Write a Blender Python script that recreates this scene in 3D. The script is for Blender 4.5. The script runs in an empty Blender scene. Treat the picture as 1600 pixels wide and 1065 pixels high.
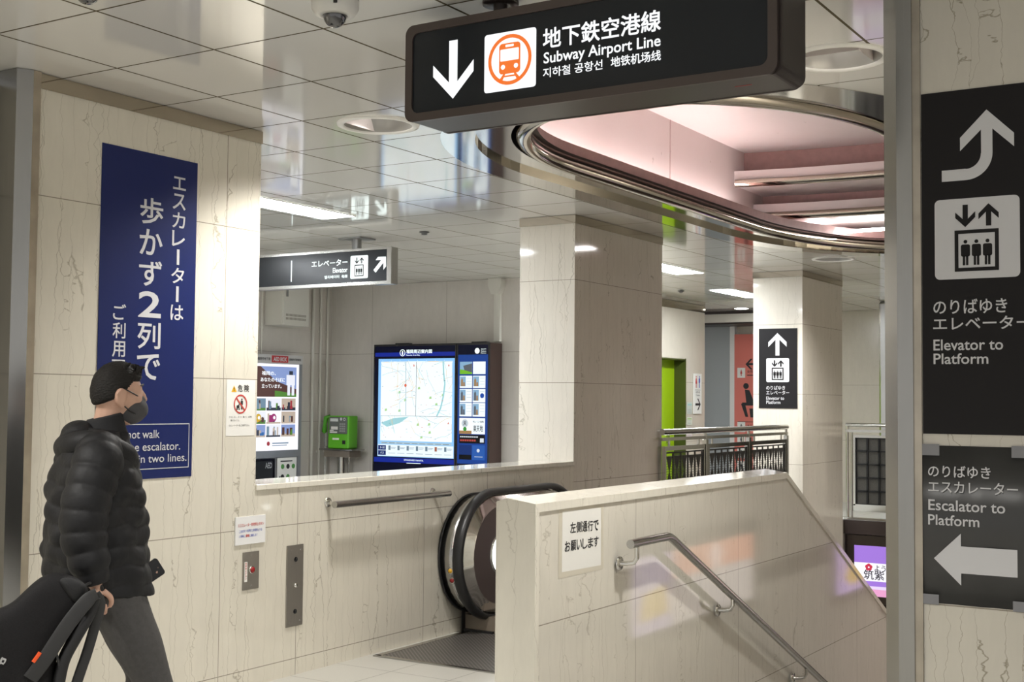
import bpy, bmesh, math, random
from mathutils import Vector, Matrix
random.seed(7)
SC = bpy.context.scene
COL = SC.collection
PI = math.pi
R = math.radians

# ------------------------------------------------------------------ camera, world, exposure
cam_d = bpy.data.cameras.new('camera'); cam = bpy.data.objects.new('camera', cam_d); COL.objects.link(cam)
SC.camera = cam
cam_d.sensor_width = 36.0; cam_d.sensor_fit = 'HORIZONTAL'
cam_d.lens = 1985.27 / 1600 * 36.0
cam_d.clip_start = 0.05; cam_d.clip_end = 200
_yaw, _pit, _rol = R(31.998), R(2.6803), R(0.5029)
_f = Vector((math.cos(_pit)*math.cos(_yaw), math.cos(_pit)*math.sin(_yaw), math.sin(_pit)))
_r = Vector((math.sin(_yaw), -math.cos(_yaw), 0)); _u = _r.cross(_f)
_c, _s = math.cos(_rol), math.sin(_rol)
_r, _u = _c*_r + _s*_u, -_s*_r + _c*_u
cam.matrix_world = Matrix(((_r.x, _u.x, -_f.x, 0), (_r.y, _u.y, -_f.y, 0), (_r.z, _u.z, -_f.z, 1.60), (0, 0, 0, 1)))

world = bpy.data.worlds.new('world'); SC.world = world; world.use_nodes = True
WB = world.node_tree.nodes['Background']
WB.inputs[0].default_value = (1.0, 0.985, 0.96, 1); WB.inputs[1].default_value = 0.46
SC.view_settings.view_transform = 'Standard'; SC.view_settings.look = 'None'
SC.view_settings.gamma = 1; SC.view_settings.use_curve_mapping = False
EXPO = 0.85
SC.view_settings.exposure = EXPO
GLOW = 1/2**EXPO          # a backlit print of strength 1 photographs as its printed colour
SC.cycles.max_bounces = 8; SC.cycles.diffuse_bounces = 4; SC.cycles.glossy_bounces = 5
SC.cycles.sample_clamp_indirect = 6.0
SC.cycles.caustics_reflective = False; SC.cycles.caustics_refractive = False
SPOT_W = 135.0
STRIP_E = 40.0
COVE_E = 21.0

# ------------------------------------------------------------------ materials
MATS = {}
def lin(c):
    return tuple((x/12.92 if x <= .04045 else ((x+.055)/1.055)**2.4) for x in c)
def hexc(h):
    return lin(tuple(int(h[i:i+2], 16)/255 for i in (0, 2, 4)))
def mat(name, col, rough=.5, metal=0.0, spec=.5, coat=0.0, emit=None, es=0.0, noise=0.0, nscale=40, bump=0.0, aniso=None):
    if name in MATS: return MATS[name]
    m = bpy.data.materials.new(name); m.use_nodes = True; nt = m.node_tree
    b = nt.nodes['Principled BSDF']
    b.inputs['Base Color'].default_value = (*col, 1); b.inputs['Roughness'].default_value = rough
    b.inputs['Metallic'].default_value = metal; b.inputs['Specular IOR Level'].default_value = spec
    b.inputs['Coat Weight'].default_value = coat; b.inputs['Coat Roughness'].default_value = .05
    if emit is not None:
        b.inputs['Emission Color'].default_value = (*emit, 1); b.inputs['Emission Strength'].default_value = es
    if noise or bump:
        g = nt.nodes.new('ShaderNodeTexCoord'); n = nt.nodes.new('ShaderNodeTexNoise')
        n.inputs['Scale'].default_value = nscale; n.inputs['Detail'].default_value = 3
        if aniso:
            mp = nt.nodes.new('ShaderNodeMapping'); mp.inputs['Scale'].default_value = aniso
            nt.links.new(g.outputs['Object'], mp.inputs[0]); nt.links.new(mp.outputs[0], n.inputs['Vector'])
        else: nt.links.new(g.outputs['Object'], n.inputs['Vector'])
        if noise:
            mx = nt.nodes.new('ShaderNodeMix'); mx.data_type = 'RGBA'
            mx.inputs[6].default_value = (*[c*(1-noise) for c in col], 1); mx.inputs[7].default_value = (*[min(1, c*(1+noise)) for c in col], 1)
            nt.links.new(n.outputs['Fac'], mx.inputs[0]); nt.links.new(mx.outputs[2], b.inputs['Base Color'])
        if bump:
            bp = nt.nodes.new('ShaderNodeBump'); bp.inputs['Strength'].default_value = bump; bp.inputs['Distance'].default_value = .01
            nt.links.new(n.outputs['Fac'], bp.inputs['Height']); nt.links.new(bp.outputs[0], b.inputs['Normal'])
    MATS[name] = m
    return m
def emi(h, s=1.0, base=None):
    """a backlit print: the printed colour glows"""
    k = 'lit_%s_%.2f' % (h, s)
    c = hexc(h)
    return mat(k, tuple(x*.2 for x in c), .3, spec=.2, emit=c, es=s*GLOW*.92)
def paint(h, rough=.5, spec=.4):
    return mat('paint_%s_%.2f' % (h, rough), hexc(h), rough, spec=spec)

class NT:
    def __init__(s, nt): s.nt = nt
    def math(s, op, a, b=None, clamp=False):
        n = s.nt.nodes.new('ShaderNodeMath'); n.operation = op; n.use_clamp = clamp
        for i, v in enumerate((a, b)):
            if v is None: continue
            if isinstance(v, (int, float)): n.inputs[i].default_value = v
            else: s.nt.links.new(v, n.inputs[i])
        return n.outputs[0]
    def mixc(s, fac, a, b):
        n = s.nt.nodes.new('ShaderNodeMix'); n.data_type = 'RGBA'
        for i, v in ((0, fac), (6, a), (7, b)):
            if isinstance(v, (int, float)): n.inputs[i].default_value = v
            elif isinstance(v, tuple): n.inputs[i].default_value = (*v[:3], 1)
            else: s.nt.links.new(v, n.inputs[i])
        return n.outputs[2]
    def noise(s, vec, scale, detail=2, rough=.5):
        n = s.nt.nodes.new('ShaderNodeTexNoise'); n.inputs['Scale'].default_value = scale
        n.inputs['Detail'].default_value = detail; n.inputs['Roughness'].default_value = rough
        s.nt.links.new(vec, n.inputs['Vector']); return n
    def mapping(s, vec, scale, loc=(0, 0, 0)):
        n = s.nt.nodes.new('ShaderNodeMapping'); n.inputs['Scale'].default_value = scale; n.inputs['Location'].default_value = loc
        s.nt.links.new(vec, n.inputs[0]); return n.outputs[0]
    def vadd(s, a, b, scale):
        m = s.nt.nodes.new('ShaderNodeVectorMath'); m.operation = 'MULTIPLY_ADD'
        s.nt.links.new(b, m.inputs[0]); m.inputs[1].default_value = scale; s.nt.links.new(a, m.inputs[2]); return m.outputs[0]

def marble(name, col, zj=(), xj=(), yj=(), vein=(.24, .205, .14), loc=(0, 0, 0), strength=.62, rough=.07):
    """polished cream limestone with thin upright cracks and fine slab joints at given heights / positions"""
    m = bpy.data.materials.new(name); m.use_nodes = True; nt = m.node_tree; t = NT(nt)
    b = nt.nodes['Principled BSDF']
    pos = nt.nodes.new('ShaderNodeNewGeometry').outputs['Position']
    sep = nt.nodes.new('ShaderNodeSeparateXYZ'); nt.links.new(pos, sep.inputs[0])
    X, Y, Z = sep.outputs
    p1 = t.mapping(pos, (12.5, 12.5, .42), loc)
    nz = t.noise(t.mapping(pos, (1.2, 1.2, 2.6), loc), 2.0, 3, .6)
    p2 = t.vadd(p1, nz.outputs['Color'], (1.0, 1.0, .2))
    nz2 = t.noise(t.mapping(pos, (4, 4, 10), loc), 2.6, 3, .65)
    p2 = t.vadd(p2, nz2.outputs['Color'], (.24, .24, .03))
    v = nt.nodes.new('ShaderNodeTexVoronoi'); v.feature = 'DISTANCE_TO_EDGE'; v.inputs['Scale'].default_value = 1.0
    nt.links.new(p2, v.inputs['Vector'])
    msk = t.noise(t.mapping(pos, (2.5, 2.5, 1.1), (loc[0]+3, loc[1], loc[2])), 1.6, 2)
    wdt = t.math('MULTIPLY', t.math('SUBTRACT', msk.outputs['Fac'], .33, True), .048)
    crack = t.math('SUBTRACT', 1.0, t.math('DIVIDE', v.outputs['Distance'], t.math('ADD', wdt, .004)), True)
    crack = t.math('MULTIPLY', crack, strength)
    cloud = t.noise(t.mapping(pos, (7, 7, 2.4), loc), 1.5, 5, .65)
    grain = t.noise(t.mapping(pos, (60, 60, 12), loc), 1.0, 2)
    c0 = t.mixc(cloud.outputs['Fac'], tuple(x*.9 for x in col), tuple(min(1, x*1.08) for x in col))
    c0 = t.mixc(t.math('MULTIPLY', grain.outputs['Fac'], .25), c0, tuple(x*.8 for x in col))
    c1 = t.mixc(crack, c0, vein)
    j = None
    for ax, lst in ((Z, zj), (X, xj), (Y, yj)):
        for q in lst:
            k = t.math('LESS_THAN', t.math('ABSOLUTE', t.math('SUBTRACT', ax, q)), .0022)
            j = k if j is None else t.math('MAXIMUM', j, k)
    if j is not None: c1 = t.mixc(t.math('MULTIPLY', j, .75), c1, (.16, .13, .09))
    nt.links.new(c1, b.inputs['Base Color'])
    b.inputs['Roughness'].default_value = rough; b.inputs['Specular IOR Level'].default_value = .62
    return m

CREAM = (.71, .67, .575)
M_wall_left = marble('marble_left_wall', CREAM, zj=(.095, .87, 1.705, 2.54), xj=(5.05, 6.93))
M_parapet = marble('marble_parapet', CREAM, zj=(.095, .87), xj=(5.05, 5.67, 6.93, 7.7), loc=(4, 1, 0))
M_stairwall = marble('marble_stair_wall', (.70, .665, .585), zj=(.60, -.12), xj=(5.87, 7.25, 9.62), loc=(9, 2, 1), strength=.42)
M_col = marble('marble_column', (.70, .65, .57), zj=(.95, 1.748, 2.585), loc=(2, 7, 3))
M_colf = marble('marble_far_column', (.72, .67, .58), zj=(.9, 1.7, 2.5), loc=(12, 5, 3), strength=.35)
M_wall_right = marble('marble_right_wall', (.60, .565, .49), zj=(.9,), loc=(6, 8, 5), strength=.9)
M_cop = marble('marble_coping', (.77, .735, .645), loc=(3, 3, 8), strength=.3, xj=(6.2, 7.6))
M_beige = marble('beige_panel_wall', (.66, .62, .57), zj=(1.3, 2.2), yj=(9.3, 10.5), xj=(10.2, 11.6), loc=(1, 1, 4), strength=.06, rough=.22)
M_far = marble('far_wall_stone', (.62, .57, .48), zj=(1.0, 1.9), loc=(7, 1, 2), strength=.12, rough=.2)

def ceiling_mat():
    m = bpy.data.materials.new('glossy_ceiling_panels'); m.use_nodes = True; nt = m.node_tree; t = NT(nt)
    b = nt.nodes['Principled BSDF']
    pos = nt.nodes.new('ShaderNodeNewGeometry').outputs['Position']
    sep = nt.nodes.new('ShaderNodeSeparateXYZ'); nt.links.new(pos, sep.inputs[0])
    def frac(ax, o, p): return t.math('FRACT', t.math('ADD', t.math('DIVIDE', t.math('SUBTRACT', ax, o), p), 100.5))
    def line(ax, o, p, hw): return t.math('LESS_THAN', t.math('ABSOLUTE', t.math('SUBTRACT', frac(ax, o, p), .5)), hw/p)
    j = t.math('MAXIMUM', line(sep.outputs[0], 3.31, .637, .0052), line(sep.outputs[1], 3.392, .618, .0062))
    ix = t.math('FLOOR', t.math('DIVIDE', t.math('SUBTRACT', sep.outputs[0], 3.31), .637))
    iy = t.math('FLOOR', t.math('DIVIDE', t.math('SUBTRACT', sep.outputs[1], 3.392), .618))
    cv = nt.nodes.new('ShaderNodeCombineXYZ'); nt.links.new(ix, cv.inputs[0]); nt.links.new(iy, cv.inputs[1])
    wn = nt.nodes.new('ShaderNodeTexWhiteNoise'); nt.links.new(cv.outputs[0], wn.inputs['Vector'])
    base = t.mixc(wn.outputs['Value'], (.66, .65, .62), (.70, .69, .665))
    nt.links.new(t.mixc(j, base, (.10, .085, .055)), b.inputs['Base Color'])
    nt.links.new(t.math('ADD', t.math('MULTIPLY', j, .6), .07), b.inputs['Roughness']); nt.links.new(t.math('MULTIPLY', t.math('SUBTRACT', 1.0, j), .5), b.inputs['Specular IOR Level'])
    nt.links.new(t.math('MULTIPLY', t.math('SUBTRACT', 1.0, j), .12), b.inputs['Coat Weight']); b.inputs['Coat Roughness'].default_value = .03
    vm = t.vadd(pos, wn.outputs['Color'], (9, 9, 9))
    nz = t.noise(vm, 1.7, 1)
    h = t.math('SUBTRACT', nz.outputs['Fac'], t.math('MULTIPLY', j, .6))
    bp = nt.nodes.new('ShaderNodeBump'); bp.inputs['Strength'].default_value = .05; bp.inputs['Distance'].default_value = .012
    nt.links.new(nz.outputs['Fac'], bp.inputs['Height'])
    nt.links.new(bp.outputs[0], b.inputs['Normal']); nt.links.new(bp.outputs[0], b.inputs['Coat Normal'])
    return m
M_ceil = ceiling_mat()

def floor_mat():
    m = bpy.data.materials.new('speckled_floor_tiles'); m.use_nodes = True; nt = m.node_tree; t = NT(nt)
    b = nt.nodes['Principled BSDF']
    pos = nt.nodes.new('ShaderNodeNewGeometry').outputs['Position']
    sep = nt.nodes.new('ShaderNodeSeparateXYZ'); nt.links.new(pos, sep.inputs[0])
    def line(ax, o, p, hw): return t.math('LESS_THAN', t.math('ABSOLUTE', t.math('SUBTRACT', t.math('FRACT', t.math('ADD', t.math('DIVIDE', t.math('SUBTRACT', ax, o), p), 100.5)), .5)), hw/p)
    j = t.math('MAXIMUM', line(sep.outputs[0], 6.05, .42, .003), line(sep.outputs[1], 4.6, .42, .003))
    sp = t.noise(pos, 260, 2, .7); bl = t.noise(pos, 3, 3)
    c = t.mixc(sp.outputs['Fac'], (.36, .35, .32), (.66, .65, .60)); c = t.mixc(t.math('MULTIPLY', bl.outputs['Fac'], .4), c, (.42, .40, .36))
    nt.links.new(t.mixc(j, c, (.2, .19, .17)), b.inputs['Base Color']); b.inputs['Roughness'].default_value = .3
    return m
M_floor = floor_mat()

def concrete_pink():
    m = bpy.data.materials.new('pale_pink_paint_scuffed'); m.use_nodes = True; nt = m.node_tree; t = NT(nt)
    b = nt.nodes['Principled BSDF']
    pos = nt.nodes.new('ShaderNodeNewGeometry').outputs['Position']
    n1 = t.noise(t.mapping(pos, (14, 14, 5)), 1.6, 3, .6)
    s = t.math('MULTIPLY', t.math('GREATER_THAN', n1.outputs['Fac'], .735), .55)
    n2 = t.noise(pos, 2.2, 3)
    c = t.mixc(n2.outputs['Fac'], (.75, .672, .66), (.80, .73, .715))
    nt.links.new(t.mixc(s, c, (.28, .2, .18)), b.inputs['Base Color']); b.inputs['Roughness'].default_value = .5
    return m
M_pink = concrete_pink()
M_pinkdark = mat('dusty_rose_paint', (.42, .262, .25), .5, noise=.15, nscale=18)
M_steel = mat('brushed_steel', (.43, .425, .41), .2, 1.0, noise=.06, nscale=3, aniso=(90, 90, 1.5))
M_post = mat('corner_post_steel', (.32, .315, .30), .22, 1.0, noise=.08, nscale=3, aniso=(90, 90, 1.5))
M_steelp = mat('polished_steel', (.66, .65, .62), .08, 1.0)
M_tube = mat('polished_steel_tube', (.55, .50, .43), .1, 1.0)
M_band = mat('bronze_mirror_band', (.46, .41, .33), .07, 1.0)
M_postside = mat('aged_steel_edge', (.40, .36, .30), .3, 1.0, noise=.3, nscale=8)
M_dark = mat('dark_brown_metal', (.040, .030, .027), .32, .2, noise=.1)
M_darkl = mat('dark_brown_bezel', (.075, .058, .053), .3, .3)
M_black = mat('black_rubber', (.012, .012, .013), .38)
M_blackm = mat('black_gloss', (.01, .01, .012), .15)
M_white = mat('white_enamel', (.80, .79, .76), .3)
M_offw = mat('cream_enamel', (.66, .64, .58), .35)
M_grey = mat('grey_metal', (.30, .30, .30), .35, .7)
M_signblk = mat('sign_black', (.0115, .0102, .0112), .5, spec=.22)
M_signscreen = mat('sign_black_acrylic', (.0135, .0165, .021), .25, spec=.3)
M_lett = mat('white_vinyl', (.62, .62, .64), .45)
M_lit = mat('backlit_white', (.2, .2, .2), .3, emit=(.94, .97, 1.0), es=1.1*GLOW)
M_litg = mat('backlit_cool_white', (.2, .2, .2), .3, emit=(.85, 1.0, .98), es=1.35*GLOW)
M_litor = mat('backlit_orange', (.2, .06, .01), .3, emit=hexc('f0732c'), es=.95*GLOW)
M_paper = mat('white_paper', (.80, .79, .75), .6)
M_ink = mat('black_ink', (.02, .02, .022), .55)
M_redink = mat('red_ink', (.55, .06, .05), .55)
M_blueink = mat('blue_ink', (.05, .09, .45), .55)
M_tape = mat('clear_tape', (.62, .58, .48), .3)
M_tapeg = mat('grey_tape', (.22, .22, .235), .3)
M_fl = mat('fluorescent_diffuser', (.9, .9, .9), .4, emit=(.92, .965, 1.0), es=STRIP_E)
M_cove = mat('cove_fluorescent', (.9, .9, .9), .4, emit=(1.0, .93, .91), es=COVE_E)

# ------------------------------------------------------------------ mesh helpers
class MB:
    def __init__(s): s.v = []; s.f = []; s.m = []; s.sm = []
    def add(s, vs, fs, m=0, smooth=False):
        o = len(s.v); s.v += [tuple(v) for v in vs]
        for f in fs: s.f.append(tuple(i+o for i in f)); s.m.append(m); s.sm.append(smooth)
        return s
    def poly(s, pts, m=0): return s.add(pts, [tuple(range(len(pts)))], m)
    def box(s, x0, x1, y0, y1, z0, z1, m=0):
        v = [(x, y, z) for z in (z0, z1) for y in (y0, y1) for x in (x0, x1)]
        return s.add(v, [(0, 2, 3, 1), (4, 5, 7, 6), (0, 1, 5, 4), (2, 6, 7, 3), (0, 4, 6, 2), (1, 3, 7, 5)], m)
    def prism(s, pts, a, b, axis='y', m=0, smooth=False):
        """extrude a 2D outline along an axis. axis y: pts=(x,z); z: pts=(x,y); x: pts=(y,z)"""
        def P(p, t): return {'y': (p[0], t, p[1]), 'z': (p[0], p[1], t), 'x': (t, p[0], p[1])}[axis]
        n = len(pts); vs = [P(p, a) for p in pts] + [P(p, b) for p in pts]
        s.add(vs, [tuple(range(n)), tuple(range(2*n-1, n-1, -1))], m)
        s.add(vs, [(i, (i+1) % n, n+(i+1) % n, n+i) for i in range(n)], m, smooth)
        return s
    def loft(s, rings, m=0, closed=True, caps=True, smooth=True):
        n = len(rings[0]); vs = [p for r in rings for p in r]; fs = []
        for k in range(len(rings)-1):
            for i in range(n if closed else n-1):
                j = (i+1) % n; fs.append((k*n+i, k*n+j, (k+1)*n+j, (k+1)*n+i))
        s.add(vs, fs, m, smooth)
        if caps and closed:
            s.add(rings[0], [tuple(range(n-1, -1, -1))], m); s.add(rings[-1], [tuple(range(n))], m)
        return s
    def tube(s, path, r, seg=12, m=0, caps=True, closed=False, radii=None, flat=1.0):
        pts = [Vector(p) for p in path]; rings = []; up = None; n = len(pts)
        for i, p in enumerate(pts):
            if closed: t = (pts[(i+1) % n]-pts[i-1]).normalized()
            else: t = (pts[min(i+1, n-1)]-pts[max(i-1, 0)]).normalized()
            if up is None:
                up = Vector((0, 0, 1)) if abs(t.z) < .9 else Vector((1, 0, 0))
            a = t.cross(up)
            if a.length < 1e-6: a = t.cross(Vector((0, 1, 0)))
            a.normalize(); b = a.cross(t).normalized(); up = b
            rr = radii[i] if radii else r
            ra, rb = rr if isinstance(rr, tuple) else (rr, rr*flat)
            rings.append([tuple(p + a*math.cos(2*PI*k/seg)*ra + b*math.sin(2*PI*k/seg)*rb) for k in range(seg)])
        if closed: rings.append(rings[0]); caps = False
        return s.loft(rings, m, True, caps)
    def cyl(s, p0, p1, r, seg=16, m=0): return s.tube([p0, p1], r, seg, m)
    def lathe(s, prof, c=(0, 0, 0), seg=32, m=0, axis='z', smooth=True, a0=0, a1=2*PI):
        full = abs(a1-a0-2*PI) < 1e-6; n = seg if full else seg+1; rings = []
        for r, h in prof:
            ring = []
            for k in range(n):
                a = a0+(a1-a0)*k/seg; q = (r*math.cos(a), r*math.sin(a))
                ring.append({'z': (c[0]+q[0], c[1]+q[1], c[2]+h), 'y': (c[0]+q[0], c[1]+h, c[2]+q[1]), 'x': (c[0]+h, c[1]+q[0], c[2]+q[1])}[axis])
            rings.append(ring)
        return s.loft(rings, m, full, False, smooth)
    def ell(s, c, r, seg=20, rings=12, m=0, fn=None):
        rr = []
        for i in range(rings+1):
            th = PI*i/rings; ring = []
            for k in range(seg):
                ph = 2*PI*k/seg; d = (math.sin(th)*math.cos(ph), math.sin(th)*math.sin(ph), math.cos(th))
                q = 1.0 if fn is None else fn(d)
                ring.append((c[0]+d[0]*r[0]*q, c[1]+d[1]*r[1]*q, c[2]+d[2]*r[2]*q))
            rr.append(ring)
        return s.loft(rr, m, True, False)
    # flat printing in a wall-local sheet: u to the right, v up, d towards the viewer (-Y)
    def fpoly(s, pts, d=.002, m=0): return s.poly([(u, -d, v) for u, v in pts], m)
    def frect(s, u0, u1, v0, v1, d=.002, m=0): return s.fpoly([(u0, v0), (u1, v0), (u1, v1), (u0, v1)], d, m)
    def frrect(s, u0, u1, v0, v1, r, d=.002, m=0): return s.fpoly(rrect(u0, u1, v0, v1, r), d, m)
    def fcirc(s, u, v, r, d=.002, m=0, seg=28, ry=None): return s.fpoly([(u+r*math.cos(2*PI*k/seg), v+(ry or r)*math.sin(2*PI*k/seg)) for k in range(seg)], d, m)
    def fring(s, u, v, r0, r1, d=.002, m=0, seg=40, ry=1.0):
        vs = []; fs = []
        for k in range(seg):
            a = 2*PI*k/seg
            vs += [(u+r0*math.cos(a), -d, v+r0*ry*math.sin(a)), (u+r1*math.cos(a), -d, v+r1*ry*math.sin(a))]
        for k in range(seg):
            j = (k+1) % seg; fs.append((2*k, 2*k+1, 2*j+1, 2*j))
        return s.add(vs, fs, m)
    def fframe(s, u0, u1, v0, v1, w, d=.002, m=0, wv=None):
        wv = wv or w
        s.frect(u0, u1, v0, v0+wv, d, m); s.frect(u0, u1, v1-wv, v1, d, m)
        s.frect(u0, u0+w, v0+wv, v1-wv, d, m); return s.frect(u1-w, u1, v0+wv, v1-wv, d, m)
    def fline(s, a, b, w, d=.002, m=0):
        dx, dy = b[0]-a[0], b[1]-a[1]; L = math.hypot(dx, dy) or 1; nx, ny = -dy/L*w/2, dx/L*w/2
        return s.fpoly([(a[0]-nx, a[1]-ny), (b[0]-nx, b[1]-ny), (b[0]+nx, b[1]+ny), (a[0]+nx, a[1]+ny)], d, m)
    def ftext(s, body, u0, v0, u1, v1, d=.002, m=0, bold=.0, rot=0):
        """lettering stretched to fill a box on the sheet"""
        V, F = text_mesh(body, .004 if any(ord(ch) > 0x2000 for ch in body) and bold > .008 else bold)
        if rot: V = [(y, -x) if rot < 0 else (-y, x) for x, y in V]
        xs = [p[0] for p in V]; ys = [p[1] for p in V]
        ax, bx, ay, by = min(xs), max(xs), min(ys), max(ys)
        sx = (u1-u0)/max(bx-ax, 1e-6); sy = (v1-v0)/max(by-ay, 1e-6)
        k = bold*.5*min(abs(sx), abs(sy))
        if any(ord(ch) > 0x2000 for ch in body) and bold > .008:      # heavier strokes: the glyph laid down four times, a hair apart
            for i, (ox, oy) in enumerate(((-k, -k), (k, -k), (k, k), (-k, k))):
                s.add([(u0+(x-ax)*sx+ox, -d-i*2e-5, v0+(y-ay)*sy+oy) for x, y in V], F, m)
            return s
        return s.add([(u0+(x-ax)*sx, -d, v0+(y-ay)*sy) for x, y in V], F, m)
    def farrow(s, tip, ang, L, hw, w, d=.002, m=0, head=None):
        """chevron arrow pointing along ang: stem of width w, two slanted head strokes of half width hw"""
        h = head or hw; e = w*1.15
        yi = -e-w/2*h/hw; pts = [(0, 0), (hw, -h), (hw, -h-e), (w/2, yi), (w/2, -L), (-w/2, -L), (-w/2, yi), (-hw, -h-e), (-hw, -h)]
        ca, sa = math.cos(ang-PI/2), math.sin(ang-PI/2)
        P = [(tip[0]+x*ca-y*sa, tip[1]+x*sa+y*ca) for x, y in pts]
        s.fpoly([P[0], P[8], P[7], P[6]], d, m); s.fpoly([P[0], P[3], P[2], P[1]], d, m)
        s.fpoly([P[0], P[6], P[5], P[4], P[3]], d, m)
        return s
    def xform(s, fn, start=0):
        s.v[start:] = [fn(p) for p in s.v[start:]]; return s
    def build(s, name, mats, parent=None, loc=None, rotz=None, bevel=0.0, bseg=2, sub=0, recalc=True):
        me = bpy.data.meshes.new(name); me.from_pydata(s.v, [], s.f)
        if not isinstance(mats, (list, tuple)): mats = [mats]
        for q in mats: me.materials.append(q)
        me.polygons.foreach_set('material_index', s.m); me.polygons.foreach_set('use_smooth', s.sm)
        me.update()
        if recalc:
            bm = bmesh.new(); bm.from_mesh(me); bmesh.ops.recalc_face_normals(bm, faces=bm.faces); bm.to_mesh(me); bm.free()
        o = bpy.data.objects.new(name, me); COL.objects.link(o)
        if parent is not None: o.parent = parent
        if loc is not None: o.location = loc
        if rotz is not None: o.rotation_euler = (0, 0, rotz)
        if bevel:
            b = o.modifiers.new('bevel', 'BEVEL'); b.width = bevel; b.segments = bseg; b.limit_method = 'ANGLE'; b.angle_limit = R(40)
        if sub:
            b = o.modifiers.new('sub', 'SUBSURF'); b.levels = sub; b.render_levels = sub
        return o

def rrect(u0, u1, v0, v1, r, seg=6):
    out = []
    for cu, cv, a in ((u1-r, v0+r, -PI/2), (u1-r, v1-r, 0), (u0+r, v1-r, PI/2), (u0+r, v0+r, PI)):
        for k in range(seg+1):
            t = a+PI/2*k/seg; out.append((cu+r*math.cos(t), cv+r*math.sin(t)))
    return out

_tc = {}
_tcurve = bpy.data.curves.new('lettering', 'FONT'); _tobj = bpy.data.objects.new('lettering_source', _tcurve)
COL.objects.link(_tobj); _tcurve.resolution_u = 3
def text_mesh(body, bold):
    k = (body, bold)
    if k not in _tc:
        _tcurve.body = body; _tcurve.offset = bold
        bpy.context.view_layer.update()
        me = bpy.data.meshes.new_from_object(_tobj.evaluated_get(bpy.context.evaluated_depsgraph_get()))
        _tc[k] = ([(v.co.x, v.co.y) for v in me.vertices], [tuple(p.vertices) for p in me.polygons])
        bpy.data.meshes.remove(me)
    return _tc[k]

def tag(o, label, cat, group=None):
    o['label'] = label; o['category'] = cat
    if group: o['group'] = group
    return o
def struct(o, label=None):
    o['kind'] = 'structure'
    if label: o['label'] = label
    return o
def stuff(o): o['kind'] = 'stuff'; return o
def thing(name, label, cat, loc=(0, 0, 0), rotz=0, group=None):
    o = bpy.data.objects.new(name, None); COL.objects.link(o); o.location = loc; o.rotation_euler = (0, 0, rotz)
    o.empty_display_size = .1
    return tag(o, label, cat, group)
def copy_tree(o, parent=None):
    c = o.copy(); COL.objects.link(c)
    if parent is not None: c.parent = parent
    for ch in list(o.children): copy_tree(ch, c)
    return c
FX = -PI/2      # rotation of a sheet that faces -x (u runs towards -y)

H = 3.115       # ceiling
Y1 = 5.009      # plane of the left wall

# ------------------------------------------------------------------ setting: floor, ceiling
b = MB()
b.box(-6, 6.07, -4, 5.05, -.2, 0); b.box(6.07, 7.72, 3.0, 5.05, -.2, 0)
b.box(-6, 14.0, 5.05, 13, -.2, 0); b.box(14.0, 17.47, 5.46, 13, -.2, 0); b.box(17.47, 24, 5.05, 13, -.2, 0); b.box(17.47, 24, -4, 5.05, -.2, 0); b.box(6.07, 17.47, -4, 1.2, -.2, 0)
struct(b.build('floor', M_floor))

CX0, CA0, CX1, CA1, CYC, CB = 7.27, 2.0, 10.6, 2.6, 3.05, 1.556
def oval(off, n=40):
    """the rounded opening's outline, moved inward by off"""
    base = []
    for k in range(n+1):
        a = PI/2+PI*k/n; base.append((CX0+CA0*math.cos(a), CYC+CB*math.sin(a)))
    for k in range(1, 13): base.append((CX0+(CX1-CX0)*k/13, CYC-CB))
    for k in range(n+1):
        a = -PI/2+PI*k/n; base.append((CX1+CA1*math.cos(a), CYC+CB*math.sin(a)))
    for k in range(1, 13): base.append((CX1+(CX0-CX1)*k/13, CYC+CB))
    if not off: return base
    out = []; N = len(base)
    for i in range(N):
        p, q = base[i-1], base[(i+1) % N]; tx, ty = q[0]-p[0], q[1]-p[1]; L = math.hypot(tx, ty)
        out.append((base[i][0]-ty/L*off, base[i][1]+tx/L*off))   # counter-clockwise: left is inward
    return out
DLS = [(5.5, 4.32), (5.42, 1.715), (13.05, 4.18), (13.05, 1.72), (1.55, 4.32), (1.55, 1.715), (-2.3, 4.32), (-2.3, 1.715), (18.3, 2.4)]  # last entry: unseen lamp added to light the far landing
cv = bpy.data.curves.new('ceiling', 'CURVE'); cv.dimensions = '2D'; cv.fill_mode = 'BOTH'
def spl(pts):
    s = cv.splines.new('POLY'); s.points.add(len(pts)-1); s.use_cyclic_u = True
    for q, p in zip(s.points, pts): q.co = (p[0], p[1], 0, 1)
spl([(-6, -4), (24, -4), (24, 13), (-6, 13)]); spl(oval(0))
for x, y in DLS: spl([(x+.19*math.cos(2*PI*k/40), y+.19*math.sin(2*PI*k/40)) for k in range(40)])
_t = bpy.data.objects.new('t', cv); COL.objects.link(_t); bpy.context.view_layer.update()
me = bpy.data.meshes.new_from_object(_t.evaluated_get(bpy.context.evaluated_depsgraph_get()))
bpy.data.objects.remove(_t)
me.name = 'ceiling'; me.materials.clear(); me.materials.append(M_ceil)
for p in me.polygons: p.use_smooth = False
me.flip_normals() if me.polygons[0].normal.z > 0 else None
o = bpy.data.objects.new('ceiling', me); COL.objects.link(o); o.location = (0, 0, H); struct(o)

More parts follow.
